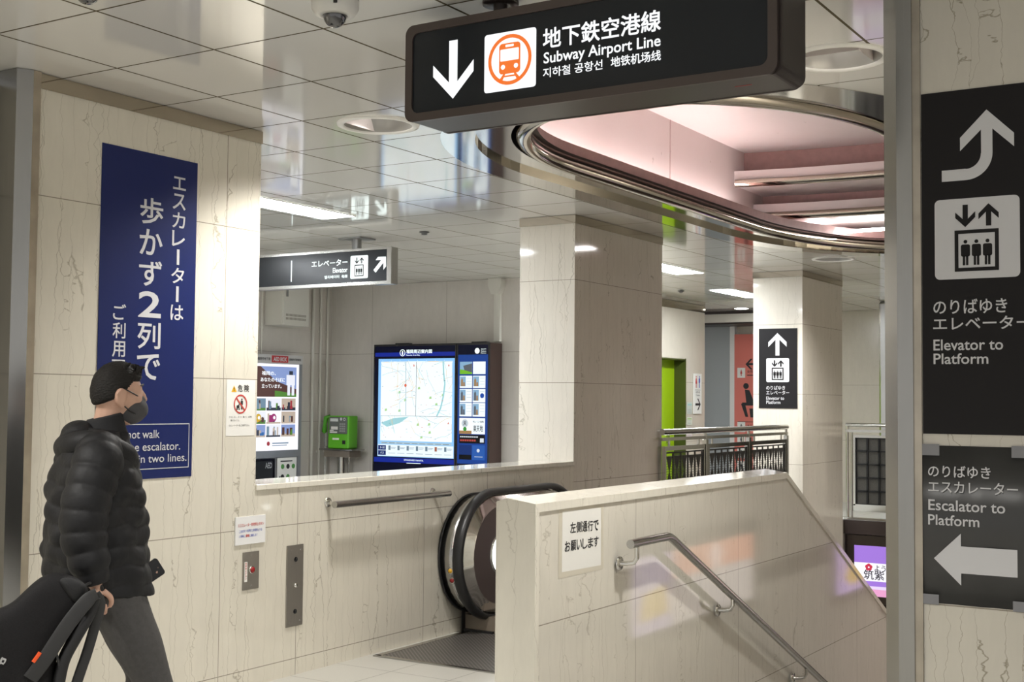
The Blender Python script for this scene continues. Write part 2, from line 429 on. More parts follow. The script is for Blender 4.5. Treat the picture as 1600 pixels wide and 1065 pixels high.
# ------------------------------------------------------------------ setting: walls and columns
def mirror_band(b, x0, x1, y0, y1, t=.006, z0=3.042, m=1): b.box(x0-t, x1+t, y0-t, y1+t, z0, H-.002, m)
b = MB(); b.box(3.74, 5.312, Y1, 5.53, 0, 3.06); b.box(-6, 3.74, 5.19, 5.4, 0, 3.06); mirror_band(b, 3.76, 5.312, Y1, 5.53)
struct(b.build('wall_left', [M_wall_left, M_band]))
b = MB(); b.box(5.312, 8.967, Y1, 5.33, 0, 1.085); b.box(8.967, 10.615, Y1, 5.53, -4, .03); struct(b.build('wall_parapet', M_parapet))
b = MB(); b.box(5.312, 8.967, Y1-.012, 5.345, 1.083, 1.116); struct(b.build('trim_1', M_cop, bevel=.004))
b = MB(); b.box(8.967, 10.615, Y1, 5.53, .03, 3.06); mirror_band(b, 8.967, 10.615, Y1, 5.53)
struct(b.build('column_1', [M_col, M_band]))
b = MB(); b.box(14.0, 15.46, 4.85, 5.44, -4, 3.06); mirror_band(b, 14.0, 15.46, 4.85, 5.44)
struct(b.build('column_2', [M_colf, M_band]))
# steel-edged corner of the left wall
def post(name, pts, z0, z1, mats, midx):
    b = MB(); n = len(pts)
    for i in range(n):
        p, q = pts[i], pts[(i+1) % n]
        b.add([(p[0], p[1], z0), (q[0], q[1], z0), (q[0], q[1], z1), (p[0], p[1], z1)], [(0, 1, 2, 3)], midx[i])
    b.add([(p[0], p[1], z1) for p in pts], [tuple(range(n))], 0)
    return b.build(name, mats)
struct(post('trim_2', [(3.81, 4.985), (3.81, 5.2), (3.70, 5.2), (3.703, 5.02), (3.768, 4.985)], 0, H-.002, [M_post, M_postside], [1, 0, 0, 0, 1]))
# right wall with its steel corner
b = MB(); b.box(4.6, 4.9, -4, 1.165, 0, H-.002); struct(b.build('wall_right', M_wall_right))
b = MB(); b.box(4.9, 17.47, 1.0, 1.2, -4, H-.002); struct(b.build('wall_stairwell', M_wall_right))
b = MB(); b.box(4.592, 4.7, 1.155, 1.183, 0, H-.002); struct(b.build('trim_3', M_postside))
struct(post('trim_4', [(4.585, 1.183), (4.585, 1.238), (4.632, 1.295), (4.9, 1.295), (4.9, 1.183)], 0, H-.002, [M_post], [0]*5))
# alcove behind the parapet
b = MB(); b.box(3.0, 13.3, 11.2, 11.4, 0, H-.002); struct(b.build('wall_alcove', M_beige))
b = MB(); b.box(13.3, 13.5, 8.0, 11.4, 0, H-.002); struct(b.build('wall_back', M_beige))
b = MB(); b.box(13.49, 16.3, 8.0, 8.3, 0, H-.002); b.box(17.79, 18.52, 8.0, 8.3, 0, H-.002); b.box(16.3, 17.79, 8.0, 8.3, 2.24, H-.002)
b.box(13.49, 18.526, 7.994, 8.31, 3.0, H-.004, 1)
struct(b.build('wall_door_side', [M_far, M_band]))
b = MB(); b.box(20.5, 20.7, -4, 13, 0, H-.002)
struct(b.build('wall_far', M_far))
b = MB(); b.box(20.47, 20.5, 8.347, 9.4, 0, 2.9); struct(b.build('wall_grey_shutter', mat('pale_grey_steel', (.38, .41, .42), .35, .1)))
b = MB(); b.box(20.40, 20.5, 8.262, 8.35, 0, 2.95); struct(b.build('trim_5', M_white))
b = MB(); b.box(19.8, 20.5, 6.9, 9.5, 2.93, 3.07, 0); b.box(19.78, 20.5, 6.9, 9.5, 3.07, H-.002, 1); b.box(19.82, 20.5, 6.9, 9.5, 2.90, 2.93, 1)
struct(b.build('beam', [M_offw, M_dark]))
b = MB(); b.box(18.9, 19.15, 5.05, 5.38, 0, H-.002); struct(b.build('trim_6', M_steel, bevel=.03))
# walls below floor level around the stairwell, and the flight of stairs itself
b = MB(); b.box(7.72, 14.0, 5.0, 5.2, -4, -.001); b.box(10.615, 14.0, 4.9, 5.05, -.25, .0); b.box(14.0, 17.47, 5.45, 5.6, -4, -.001); struct(b.build('wall_well', M_colf))
b = MB(); b.box(17.47, 17.7, 1.2, 6.0, -5, -.2); b.box(17.40, 17.7, 1.2, 5.75, -.19, .0); struct(b.build('wall_landing', [mat('dark_brown_stone', (.045, .032, .028), .25)]))
b = MB()
for k in range(24):
    x = 6.07+.31*k; b.box(x, x+.33, 1.2, 2.9, -.155*(k+1)-.6, -.155*(k+1)+0, 0)
b.box(13.4, 17.47, 1.2, 5.0, -4.2, -3.72, 0)
struct(b.build('floor_stairs', M_floor))

# ------------------------------------------------------------------ stair wall with coping
SLOPE = .519
def zt(x, top=1.143): return top if x < 8.07 else top-(x-8.07)*SLOPE
b = MB()
b.prism([(4.865, 0), (4.865, 1.115), (8.05, 1.115), (15.5, 1.115-7.45*SLOPE), (15.5, -4.2), (6.0, -4.2)], 2.912, 3.095, 'y')
struct(b.build('wall_stair', M_stairwall))
b = MB()
def cope(x, dz=0):  # cross-section of the coping: front face, ridge towards the back
    z = zt(x)+dz
    return [(x, 2.9, z-.038), (x, 2.9, z), (x, 3.048, z+.020), (x, 3.106, z+.002), (x, 3.106, z-.038)]
b.loft([cope(4.85), cope(8.07), cope(15.5)], smooth=False)
b.box(4.85, 4.885, 2.9, 3.106, 0, 1.1048)
struct(b.build('trim_7', M_cop))

# ------------------------------------------------------------------ rounded ceiling opening
def ring_faces(b, o0, z0, o1, z1, m):
    A, B = oval(o0), oval(o1); n = len(A)
    b.add([(p[0], p[1], z0) for p in A]+[(p[0], p[1], z1) for p in B], [(i, (i+1) % n, n+(i+1) % n, n+i) for i in range(n)], m, False)
b = MB(); ring_faces(b, 0, H, .0, H-.004, 0); ring_faces(b, 0, H-.004, .2, H-.004, 0); ring_faces(b, .2, H-.004, .2, H+.028, 1)
ring_faces(b, .2, H+.028, .41, H+.028, 0); ring_faces(b, .41, H+.028, .41, H+.10, 2); ring_faces(b, .41, H+.10, .56, H+.10, 2)
struct(b.build('ceiling_opening_trim', [M_steelp, M_band, M_dark]))
b = MB(); b.tube([(p[0], p[1], H+.045) for p in oval(.485)], .052, 14, closed=True)
struct(b.build('trim_8', M_tube))
b = MB(); ring_faces(b, .515, H+.09, .515, H+.185, 0); ring_faces(b, .515, H+.185, .50, H+.185, 0); ring_faces(b, .50, H+.185, .50, H+.10, 0); ring_faces(b, .50, H+.10, .10, H+.10, 0)
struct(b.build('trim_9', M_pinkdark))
ZC = 3.945
b = MB(); b.add([(5.35, 1.60, H), (5.35, 4.45, H), (14, 4.45, H), (14, 1.60, H), (5.35, 1.60, ZC), (5.35, 4.45, ZC), (14, 4.45, ZC), (14, 1.60, ZC)],
      [(0, 1, 5, 4), (1, 2, 6, 5), (2, 3, 7, 6), (3, 0, 4, 7), (4, 5, 6, 7)])
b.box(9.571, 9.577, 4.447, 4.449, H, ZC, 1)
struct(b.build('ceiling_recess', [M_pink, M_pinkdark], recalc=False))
def arc_x(x0, y): return x0+.16*(1-((y-3.03)/1.42)**2)
def arc_band(b, x0, z0, z1, th, m=0):
    ys = [1.6+2.85*k/24 for k in range(25)]
    b.loft([[(arc_x(x0, y), y, z0), (arc_x(x0, y), y, z1), (arc_x(x0, y)+th, y, z1), (arc_x(x0, y)+th, y, z0)] for y in ys], m, smooth=False)
b = MB()
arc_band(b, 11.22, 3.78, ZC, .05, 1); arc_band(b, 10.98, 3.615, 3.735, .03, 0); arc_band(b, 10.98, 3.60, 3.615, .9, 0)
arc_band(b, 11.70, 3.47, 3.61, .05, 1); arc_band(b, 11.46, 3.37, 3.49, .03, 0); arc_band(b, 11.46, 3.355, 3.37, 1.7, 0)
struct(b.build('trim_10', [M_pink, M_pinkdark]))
b = MB()
for x0, z0 in ((10.975, 3.615), (11.455, 3.37)):
    b.tube([(arc_x(x0, y)-.028, y, z0) for y in [1.62+2.81*k/24 for k in range(25)]], .037, 12)
struct(b.build('trim_11', M_tube))

# ------------------------------------------------------------------ lamps
def downlight(x, y, label, name='downlight'):
    t = thing(name, label, 'ceiling light', (x, y, H), 0, 'round recessed ceiling lights')
    b = MB(); b.lathe([(.188, .004), (.19, -.010), (.205, -.014), (.226, -.008), (.228, .0)], seg=40); b.build('trim_ring', M_white, t)
    b = MB(); b.lathe([(.19, -.004), (.182, .006), (.172, .045), (.15, .10), (.125, .15), (.122, .24), (0.001, .24)], seg=40); b.build('reflector', mat('satin_reflector', (.33, .32, .30), .3, .3), t)
    b = MB(); b.lathe([(.0295, .050), (.0295, .20), (.001, .20)], seg=16); b.lathe([(.0295, .050), (.02, .046), (.001, .045)], seg=16)
    b.build('lamp', mat('downlight_lamp', (.9, .9, .9), .4, emit=(1, .97, .92), es=3.0), t)
    L = bpy.data.lights.new('downlight_beam', 'SPOT'); L.energy = SPOT_W; L.spot_size = R(138); L.spot_blend = .75; L.shadow_soft_size = .075
    L.color = (1.0, .975, .93)
    l = bpy.data.objects.new('downlight_beam', L); COL.objects.link(l); l.location = (0, 0, .02); l.parent = t
    return t
dl_labels = ['round recessed ceiling light just left of the black hanging sign, above the blue banner wall',
             'round recessed ceiling light with lit lamp, right of the hanging sign beside the steel post',
             'small distant round ceiling light beyond the far end of the pink opening',
             'round ceiling light over the stairs hidden behind the steel post',
             'round ceiling light over the passage before the blue banner wall', 'round ceiling light over the passage before the right wall',
             'round ceiling light farther back along the left wall', 'round ceiling light farther back on the right', 'added unseen round ceiling light that brightens the far landing, behind the steel post']
for (x, y), lb in zip(DLS, dl_labels): downlight(x, y, lb)
def strip(x0, x1, y0, y1, label):
    t = thing('fluorescent_light', label, 'ceiling light', ((x0+x1)/2, (y0+y1)/2, H), 0, 'flush strip lights in the panelled ceiling')
    hx, hy = (x1-x0)/2, (y1-y0)/2
    b = MB(); b.box(-hx, hx, -hy, hy, -.008, -.003); b.build('diffuser', M_fl, t)
    b = MB()
    for a in ((-hx-.012, -hx, -hy-.012, hy+.012), (hx, hx+.012, -hy-.012, hy+.012), (-hx, hx, -hy-.012, -hy), (-hx, hx, hy, hy+.012)): b.box(*a, -.01, -.001)
    b.build('frame', M_white, t)
    return t
strip(6.85, 8.15, 6.64, 6.97, 'bright strip light above the hanging elevator sign, cut off by the left wall')
strip(12.45, 13.74, 5.95, 6.30, 'bright strip light right of the white column, the nearer of two')
strip(15.93, 17.25, 6.48, 6.81, 'bright strip light before the column with the small black sign, the farther of two')
strip(6.85, 8.15, 9.3, 9.63, 'added unseen strip light brightening the alcove from behind the left wall')  # this and the next two: unseen strips added to brighten the alcove
strip(3.6, 4.9, 6.64, 6.97, 'added unseen strip light farther left, brightening the alcove behind the left wall')
strip(3.6, 4.9, 9.3, 9.63, 'added unseen strip light deepest in the alcove, brightening it behind the left wall')
for x in (5.9, 7.15, 8.4, 9.65):
    b = MB(); b.cyl((x, 4.37, H+.135), (x+1.22, 4.37, H+.135), .016, 8)
    tag(b.build('cove_lamp', M_cove), 'hidden tube lamp glowing behind the long lip of the pink opening', 'light', 'hidden tube lamps along the pink opening')
b = MB(); b.cyl((12.0, 3.2, H+.135), (12.0, 4.1, H+.135), .016, 8); tag(b.build('cove_lamp', M_cove), 'tube lamp behind the far rounded end of the opening', 'light')

# ------------------------------------------------------------------ printed pictograms
def lift_icon(b, u0, v0, w, h, d, m):
    """lift pictogram inside a square of size w x h: down and up arrows over a framed car with three people"""
    def P(x, y): return (u0+x*w, v0+y*h)
    b.fframe(u0+.239*w, u0+.758*w, v0+.092*h, v0+.604*h, .045*w, d, m, .045*h)
    b.farrow(P(.368, .64), -PI/2, .278*h, .118*w, .062*w, d, m)
    b.farrow(P(.642, .918), PI/2, .275*h, .118*w, .062*w, d, m)
    for x in (.368, .497, .627):
        b.fcirc(*P(x, .459), .023*w, d, m, 14)
        b.frrect(u0+(x-.054)*w, u0+(x+.054)*w, v0+.275*h, v0+.425*h, .022*w, d, m)
        b.frect(u0+(x-.033)*w, u0+(x-.005)*w, v0+.166*h, v0+.285*h, d, m)
        b.frect(u0+(x+.005)*w, u0+(x+.033)*w, v0+.166*h, v0+.285*h, d, m)
def person_icon(b, u, v, h, d, m, skirt=False):
    """standing figure, feet at v"""
    b.fcirc(u, v+.90*h, .085*h, d, m, 14)
    if skirt:
        b.fpoly([(u-.10*h, v+.78*h), (u+.10*h, v+.78*h), (u+.17*h, v+.34*h), (u-.17*h, v+.34*h)], d, m)
    else: b.frrect(u-.14*h, u+.14*h, v+.42*h, v+.79*h, .04*h, d, m)
    b.frect(u-.08*h, u-.01*h, v, v+.42*h, d, m); b.frect(u+.01*h, u+.08*h, v, v+.42*h, d, m)

# ------------------------------------------------------------------ big hanging sign (faces -x)
y0, z0 = 2.93, 2.667
t = thing('hanging_sign', 'large black backlit ceiling sign reading Subway Airport Line with orange train symbol', 'sign', (3.9, y0, z0), FX)
W, Ht, D = 1.51, .372, .235
b = MB(); outer = rrect(0, W, 0, Ht, .035); b.prism(outer, .012, D, 'y'); b.build('housing', M_dark, t, bevel=.006)
b = MB(); inn = rrect(.03, W-.045, .03, Ht-.03, .03); out2 = rrect(-.002, W-.012, -.002, Ht+.002, .037)
n = len(inn)
vs = [(p[0], -.004, p[1]) for p in out2]+[(p[0], -.004, p[1]) for p in inn]+[(p[0], .010, p[1]) for p in inn]+[(p[0], .010, p[1]) for p in out2]
b.add(vs, [(i, (i+1) % n, n+(i+1) % n, n+i) for i in range(n)]+[(n+i, n+(i+1) % n, 2*n+(i+1) % n, 2*n+i) for i in range(n)]+[(3*n+i, 3*n+(i+1) % n, (i+1) % n, i) for i in range(n)])
b.build('bezel', M_darkl, t)
b = MB(); b.prism(out2, D, D+.012, 'y'); b.build('back_frame', M_darkl, t, bevel=.004)
b = MB(); b.box(.028, W-.043, .004, .012, .028, Ht-.028); b.build('screen', M_signscreen, t)
def U(y): return y0-y
def V(z): return z-z0
b = MB(); b.farrow((U(2.711), V(2.735)), -PI/2, .223, .0925, .0385, -.0025, 0, .094); b.build('arrow', M_lit, t)
pic = bpy.data.objects.new('train_symbol', None)
b = MB(); b.frrect(U(2.570), U(2.346), V(2.737), V(2.955), .012, -.0025, 0); pic = b.build('train_symbol', M_lit, t)
b = MB(); cu, cv_ = U(2.458), V(2.850)
b.fring(cu, cv_, .080, .094, -.0005, 0)
b.frrect(cu-.046, cu+.046, cv_-.052, cv_+.062, .014, -.0005, 0)
b.fpoly([(cu-.028, cv_-.052), (cu-.018, cv_-.052), (cu-.036, cv_-.085), (cu-.05, cv_-.078)], -.0005, 0)
b.fpoly([(cu+.028, cv_-.052), (cu+.018, cv_-.052), (cu+.036, cv_-.085), (cu+.05, cv_-.078)], -.0005, 0)
b.frect(cu-.026, cu+.026, cv_-.064, cv_-.058, -.0005, 0)
b.frrect(cu-.04, cu+.04, cv_-.004, cv_+.04, .004, .0008, 1)
b.frrect(cu-.018, cu+.018, cv_+.047, cv_+.056, .003, .0008, 1)
b.fcirc(cu-.028, cv_-.026, .009, .0008, 1); b.fcirc(cu+.028, cv_-.026, .009, .0008, 1)
b.build('train_outline', [M_litor, M_lit], pic)
b = MB()
b.ftext('地下鉄空港線', U(2.317), V(2.868), U(1.850), V(2.942), -.002, 0, .022)
b.ftext('Subway Airport Line', U(2.314), V(2.802), U(1.850), V(2.855), -.002, 0, .014)
b.ftext('지하철 공항선', U(2.316), V(2.763), U(2.074), V(2.798), -.002, 0, .014)
b.ftext('地铁机场线', U(2.041), V(2.765), U(1.849), V(2.801), -.002, 0, .016)
b.build('lettering', M_lit, t)
for u in (.353, 1.16):
    b = MB(); b.cyl((u, .12, Ht-.01), (u, .12, H-z0), .027, 16); b.lathe([(.027, H-z0-.012), (.07, H-z0-.012), (.07, H-z0-.001)], (u, .12, 0), 20)
    b.build('hanging_rod', M_dark, t)
b = MB(); b.frect(W-.20, W-.135, -.0008, .0008, 0, 0); b.box(W-.20, W-.14, .10, .104, -.0016, -.0006); b.build('red_sticker', mat('red_tape', (.5, .05, .05), .4), t)

# ------------------------------------------------------------------ elevator sign in the alcove (faces -x)
y0, z0 = 9.62, 2.665
t = thing('hanging_sign', 'smaller silver framed black backlit ceiling sign reading Elevator with an arrow pointing up right', 'sign', (9.3, y0, z0), FX)
W, Ht, D = y0-7.128, .345, .10
b = MB(); b.box(0, W, .006, D, 0, Ht); b.build('housing', M_steel, t, bevel=.004)
b = MB()
for a in ((0, W, 0, .03), (0, W, Ht-.022, Ht), (0, .05, .03, Ht-.022), (W-.05, W, .03, Ht-.022)): b.box(a[0], a[1], -.006, .006, a[2], a[3])
b.build('bezel', M_steel, t)
b = MB(); b.box(.05, W-.05, .0, .006, .03, Ht-.022); b.build('screen', M_signscreen, t)
b = MB(); b.farrow((U(7.193), V(2.918)), PI/4, .185, .066, .036, .001, 0, .062); b.build('arrow', M_litg, t)
b = MB(); b.frrect(U(7.611), U(7.402), V(2.729), V(2.945), .012, .001, 0); q = b.build('elevator_symbol', M_litg, t)
b = MB(); lift_icon(b, U(7.611), V(2.729), .209, .216, .0022, 0); b.build('elevator_outline', M_signblk, q)
b = MB(); b.frect(U(8.352), U(8.340), V(2.733), V(2.939), .001, 0); b.build('divider', M_litg, t)
b = MB(); b.ftext('エレベーター', U(8.09), V(2.862), U(7.649), V(2.922), .001, 0, .02)
b.ftext('Elevator', U(7.826), V(2.795), U(7.647), V(2.842), .001, 0, .012)
b.ftext('엘리베이터', U(7.928), V(2.742), U(7.745), V(2.773), .001, 0, .01); b.ftext('电梯', U(7.715), V(2.742), U(7.647), V(2.773), .001, 0, .01)
b.build('lettering', M_litg, t)
for y in (7.58, 9.2):
    b = MB(); b.cyl((U(y), .05, Ht), (U(y), .05, H-z0-.008), .045, 14); b.box(U(y)-.13, U(y)+.13, -.07, .17, H-z0-.012, H-z0-.001); b.build('ceiling_mount', M_grey, t)

# ------------------------------------------------------------------ signs on the right wall (face -x)
y0, z0 = 1.152, 1.496
t = thing('wall_sign', 'tall black sign with curved up arrow reading Elevator to Platform on the near right wall', 'sign', (4.6, y0, z0), FX)
b = MB(); b.box(0, .66, -.004, -.0005, 0, 1.212); b.build('panel', M_signblk, t)
b = MB(); tip = (U(.928), V(2.628))
# curved arrow: tail going right, bend upwards, chevron head
L_, R_ = U(.947), U(.909); hw = U(.838)-tip[0]
zt_, zb_ = V(2.426), V(2.386); ru = .09
b.frect(U(1.081), R_-ru-.038+.038, zb_, zt_, .0055)
N = 10
for k in range(N):
    a0, a1 = -PI/2+PI/2*k/N, -PI/2+PI/2*(k+1)/N; cx_, cz_ = R_-ru, zb_+ru; ri = ru-.039
    b.fpoly([(cx_+ri*math.cos(a0), cz_+ri*math.sin(a0)), (cx_+ru*math.cos(a0), cz_+ru*math.sin(a0)), (cx_+ru*math.cos(a1), cz_+ru*math.sin(a1)), (cx_+ri*math.cos(a1), cz_+ri*math.sin(a1))], .0055)
b.frect(L_, R_, zb_+ru, V(2.59), .0055)
for s in (-1, 1): b.fpoly([tip, (tip[0]+s*hw, V(2.537)), (tip[0]+s*hw, V(2.490)), (tip[0], V(2.578))], .0056)
b.build('arrow', M_lett, t)
b = MB(); b.frrect(U(1.107), U(.822), V(2.039), V(2.322), .018, .0052, 0); q = b.build('elevator_symbol', M_lett, t)
b = MB(); lift_icon(b, U(1.107), V(2.039), .285, .283, .0062, 0); b.build('elevator_outline', M_signblk, q)
b = MB()
b.ftext('のりばゆき', U(1.113), V(1.917), U(.866), V(1.968), .0055, 0, .012)
b.ftext('エレベーター', U(1.114), V(1.861), U(.79), V(1.906), .0055, 0, .012)
b.ftext('Elevator to', U(1.114), V(1.789), U(.880), V(1.828), .0055, 0, .012)
b.ftext('Platform', U(1.114), V(1.741), U(.929), V(1.779), .0055, 0, .012)
b.build('lettering', M_lett, t)
y0, z0 = 1.156, .905
t = thing('poster', 'taped dark sheet reading Escalator to Platform with thick left arrow, under the elevator sign', 'sign', (4.6, y0, z0), FX)
b = MB(); M_sheet = mat('faded_black_print', (.040, .040, .040), .3, noise=.45, nscale=3, bump=.3)
N = 14
b.loft([[(.36*k/N, -.003-.002*math.sin(k*1.1), 0), (.36*k/N, -.003-.002*math.sin(k*1.1+.8), .28), (.36*k/N, -.003-.002*math.sin(k*.9), .55), (.36*k/N, -.0008, .55), (.36*k/N, -.0008, 0)] for k in range(N+1)], smooth=True)
b.build('sheet', M_sheet, t)
for a in ((-.003, .06, .515, .555), (.30, .363, .515, .555), (-.003, .055, -.005, .03), (.30, .363, -.005, .03)):
    b = MB(); b.frect(*a, .0066); b.build('tape', M_tapeg, t)
b = MB()
b.ftext('のりばゆき', U(1.135), V(1.345), U(.925), V(1.386), .0066, 0, .012)
b.ftext('エスカレーター', U(1.135), V(1.291), U(.836), V(1.332), .0066, 0, .010)
b.ftext('Escalator to', U(1.135), V(1.228), U(.878), V(1.266), .0066, 0, .012)
b.ftext('Platform', U(1.136), V(1.177), U(.963), V(1.214), .0066, 0, .012)
b.build('lettering', M_lett, t)
b = MB(); b.fpoly([(U(1.117), V(1.061)), (U(1.025), V(.973)), (U(1.025), V(1.152))], .0066); b.frect(U(1.025), U(.840), V(1.015), V(1.108), .0066)
b.build('arrow', M_lett, t)

# far column sign (same family)
y0, z0 = 5.369, 1.537
t = thing('wall_sign', 'small black sign with straight up arrow reading Elevator to Platform on the distant column', 'sign', (14.0, y0, z0), FX)
b = MB(); b.box(0, .46, -.006, -.0008, 0, .917); b.build('panel', M_signblk, t)
b = MB(); b.farrow((.225, .865), PI/2, .26, .11, .048, .0085, 0, .105); b.build('arrow', M_lett, t)
b = MB(); b.frrect(.09, .365, .30, .575, .018, .0085, 0); q = b.build('elevator_symbol', M_lett, t)
b = MB(); lift_icon(b, .09, .30, .275, .275, .0105, 0); b.build('elevator_outline', M_signblk, q)
b = MB(); b.ftext('のりばゆき', .09, .212, .315, .258, .0085, 0, .012); b.ftext('エレベーター', .09, .157, .365, .203, .0085, 0, .012)
b.ftext('Elevator to', .09, .098, .305, .135, .0085, 0, .012); b.ftext('Platform', .09, .05, .26, .088, .0085, 0, .012)
b.build('lettering', M_lett, t)

# ------------------------------------------------------------------ blue banner on the left wall (faces -y)
x0, z0 = 4.190, 1.186
t = thing('wall_banner', 'tall dark blue banner with white vertical Japanese text about the escalator on the left wall', 'sign', (x0, Y1, z0), 0)
def u(x): return x-x0
def v(z): return z-z0
b = MB(); b.box(0, .634, -.004, -.0006, 0, 1.665); b.build('panel', mat('navy_print', (.0075, .0165, .105), .42, spec=.3), t)
b = MB()
def vertical(txt, xc, ztop, zbot, w, bold):
    n = len(txt); h = (ztop-zbot)/n
    small = {'ッ', 'ョ'}
    for k, ch in enumerate(txt):
        zc = ztop-(k+.5)*h; hh = h*.42; ww = w/2
        if ch == 'ー': b.frect(u(xc)-.009, u(xc)+.009, v(zc)-hh, v(zc)+hh, .0055); continue
        if ch in 'はかずでり': hh *= .97
        if ch == 'エ': hh *= .82
        b.ftext(ch, u(xc)-ww, v(zc)-hh, u(xc)+ww, v(zc)+hh, .0055, 0, bold)
vertical('エスカレーターは', 4.697, 2.772, 1.995, .088, .012)
vertical('歩かず2列で', 4.512, 2.632, 1.675, .150, .016)
vertical('ご利用下さい', 4.318, 2.070, 1.515, .080, .012)
b.ftext('Do not walk', u(4.29), v(1.392), u(4.597), v(1.434), .0055, 0, .004)
b.ftext('on the escalator.', u(4.29), v(1.328), u(4.739), v(1.370), .0055, 0, .004)
b.ftext('Stand in two lines.', u(4.29), v(1.268), u(4.785), v(1.309), .0055, 0, .004)
b.fframe(u(4.26), u(4.801), v(1.234), v(1.465), .004, .0055)
b.build('lettering', M_lett, t)

def notice(name, label, x0, x1, z0, z1, y=Y1, th=.0016, m=None):
    t = thing(name, label, 'notice', (x0, y, z0), 0)
    b = MB(); b.box(0, x1-x0, -th, -.0004, 0, z1-z0); b.build('sheet', m or M_paper, t)
    return t, x1-x0, z1-z0
t, w, h = notice('paper_notice', 'white paper notice with warning triangle and red no-pushchair circle on the left wall', 5.073, 5.297, 1.392, 1.702)
b = MB(); b.fpoly([(.035, .242), (.077, .242), (.056, .278)], .0026, 0); b.ftext('!', .053, .247, .059, .268, .0036, 1, .03); b.build('warning_triangle', [mat('amber_ink', (.8, .45, .03), .5), M_ink], t)
b = MB(); b.ftext('危', .085, .243, .122, .282, .0026, 0, .02); b.ftext('険', .135, .243, .172, .282, .0026, 0, .02)
for k, (ww, z) in enumerate(((.175, .098), (.08, .080), (.16, .052))):
    b.ftext(['○ベビーカー、カート、車イス、お荷物', '乗せないこと。', '○エレベーターをご利用下さい。'][k], .022+(.012 if k == 1 else 0), z, .022+ww, z+.011, .0026, 0, .004)
b.build('lettering', M_ink, t)
b = MB(); b.fring(.108, .175, .044, .052, .0032, 0, ry=1.02); b.fline((.077, .207), (.139, .143), .009, .0032, 0); b.build('prohibition_ring', M_redink, t)
b = MB(); person_icon(b, .118, .145, .062, .0026, 0); b.fline((.112, .18), (.085, .165), .005, .0026); b.frect(.078, .1, .152, .168, .0026); b.fcirc(.082, .147, .005, .0026); b.fcirc(.098, .147, .005, .0026); b.build('pushchair_figure', M_ink, t)
t, w, h = notice('wall_plate', 'small white plate with red and blue handwriting above the red stop button', 5.155, 5.392, .79, .944, th=.008, m=mat('white_plastic', (.80, .80, .80), .35))
b = MB(); b.ftext('エスカレーター非常停止ボタン', .018, .098, .222, .117, .0092, 0, .02); b.ftext('通報', .078, .040, .108, .056, .0092, 0, .02); b.build('red_lettering', M_redink, t)
b = MB(); b.ftext('このボタンを押すと非常停止する', .028, .066, .208, .083, .0092, 0, .01); b.ftext('と同時に', .028, .040, .074, .055, .0092, 0, .01); b.ftext('に連絡します', .110, .040, .172, .055, .0092, 0, .01); b.build('blue_lettering', M_blueink, t)

# emergency stop plate and blank steel plate
M_plate = mat('satin_steel_plate', (.36, .335, .30), .38, .85, noise=.06, nscale=2, aniso=(80, 1, 3))
t = thing('emergency_stop', 'small steel wall plate with a red stop button on the left wall', 'button', (5.221, Y1, .538), 0)
b = MB(); b.box(0, .127, -.006, -.0005, 0, .208); b.build('plate', M_plate, t, bevel=.001)
b = MB(); b.lathe([(.021, -.006), (.021, -.013), (.017, -.016), (.017, -.009)], (.066, 0, .108), 20, axis='y'); b.build('button_ring', M_steelp, t)
b = MB(); b.lathe([(.017, -.008), (.0165, -.018), (.008, -.021), (.0005, -.0215)], (.066, 0, .108), 18, axis='y'); b.build('button', mat('red_button', (.28, .012, .015), .25), t)
b = MB(); b.frect(.010, .033, .045, .155, .0068, 0)
for k, ch in enumerate('非常停止ボタン'): b.ftext(ch, .015, .140-.0138*k, .028, .151-.0138*k, .0074, 1, .01)
b.build('sticker', [M_paper, M_redink], t)
for z in (.02, .19):
    b = MB(); b.lathe([(.003, -.006), (.0025, -.0075), (.0003, -.008)], (.066, 0, z), 8, axis='y'); b.build('screw', M_steel, t)
t = thing('access_plate', 'tall steel wall plate with two dark keyholes and a centre lock', 'plate', (5.578, Y1, .282), 0)
b = MB(); b.box(0, .142, -.007, -.0005, 0, .468); b.build('plate', M_plate, t, bevel=.001)
for z in (.385, .085):
    b = MB(); b.lathe([(.014, -.007), (.014, -.010), (.011, -.010), (.011, -.0075), (.0005, -.0075)], (.074, 0, z), 18, axis='y'); b.build('keyhole', M_blackm, t)
b = MB(); b.lathe([(.013, -.007), (.012, -.017), (.0005, -.018)], (.074, 0, .235), 18, axis='y'); b.build('lock', M_steelp, t)
for x in (.03, .115):
    for z in (.028, .438):
        b = MB(); b.lathe([(.004, -.007), (.003, -.009), (.0003, -.0095)], (x, 0, z), 8, axis='y'); b.build('screw', M_steel, t)

# ------------------------------------------------------------------ handrails
t = thing('handrail', 'short level steel handrail on the left wall before the escalator', 'handrail', (5.9, Y1, .97), 0)
b = MB(); rd = -.085
b.tube([(0, rd, 0), (.6, rd, 0), (1.20, rd, 0)], .021, 16)
b.build('rail', M_steel, t)
for x in (.02, 1.10):
    b = MB(); b.tube([(x, rd, -.005), (x+.01, rd*.6, .002), (x+.02, -.004, .008)], .013, 12); b.lathe([(.03, -.001), (.028, -.007), (.013, -.009)], (x+.02, 0, .008), 18, axis='y'); b.build('bracket', M_steelp, t)
t = thing('handrail', 'long steel handrail running down the stairs along the stair wall', 'handrail', (5.62, 2.9, .905), 0)
b = MB(); rd = -.085
sl = .484
pth = [(-.005, rd, -.002), (.10, rd, 0), (.42, rd, 0), (.455, rd, -.008), (.49, rd, -.022)]+[(.49+k*.8, rd, -.022-k*.8*sl) for k in range(1, 11)]
b.tube(pth, .0225, 16); b.build('rail', M_steel, t)
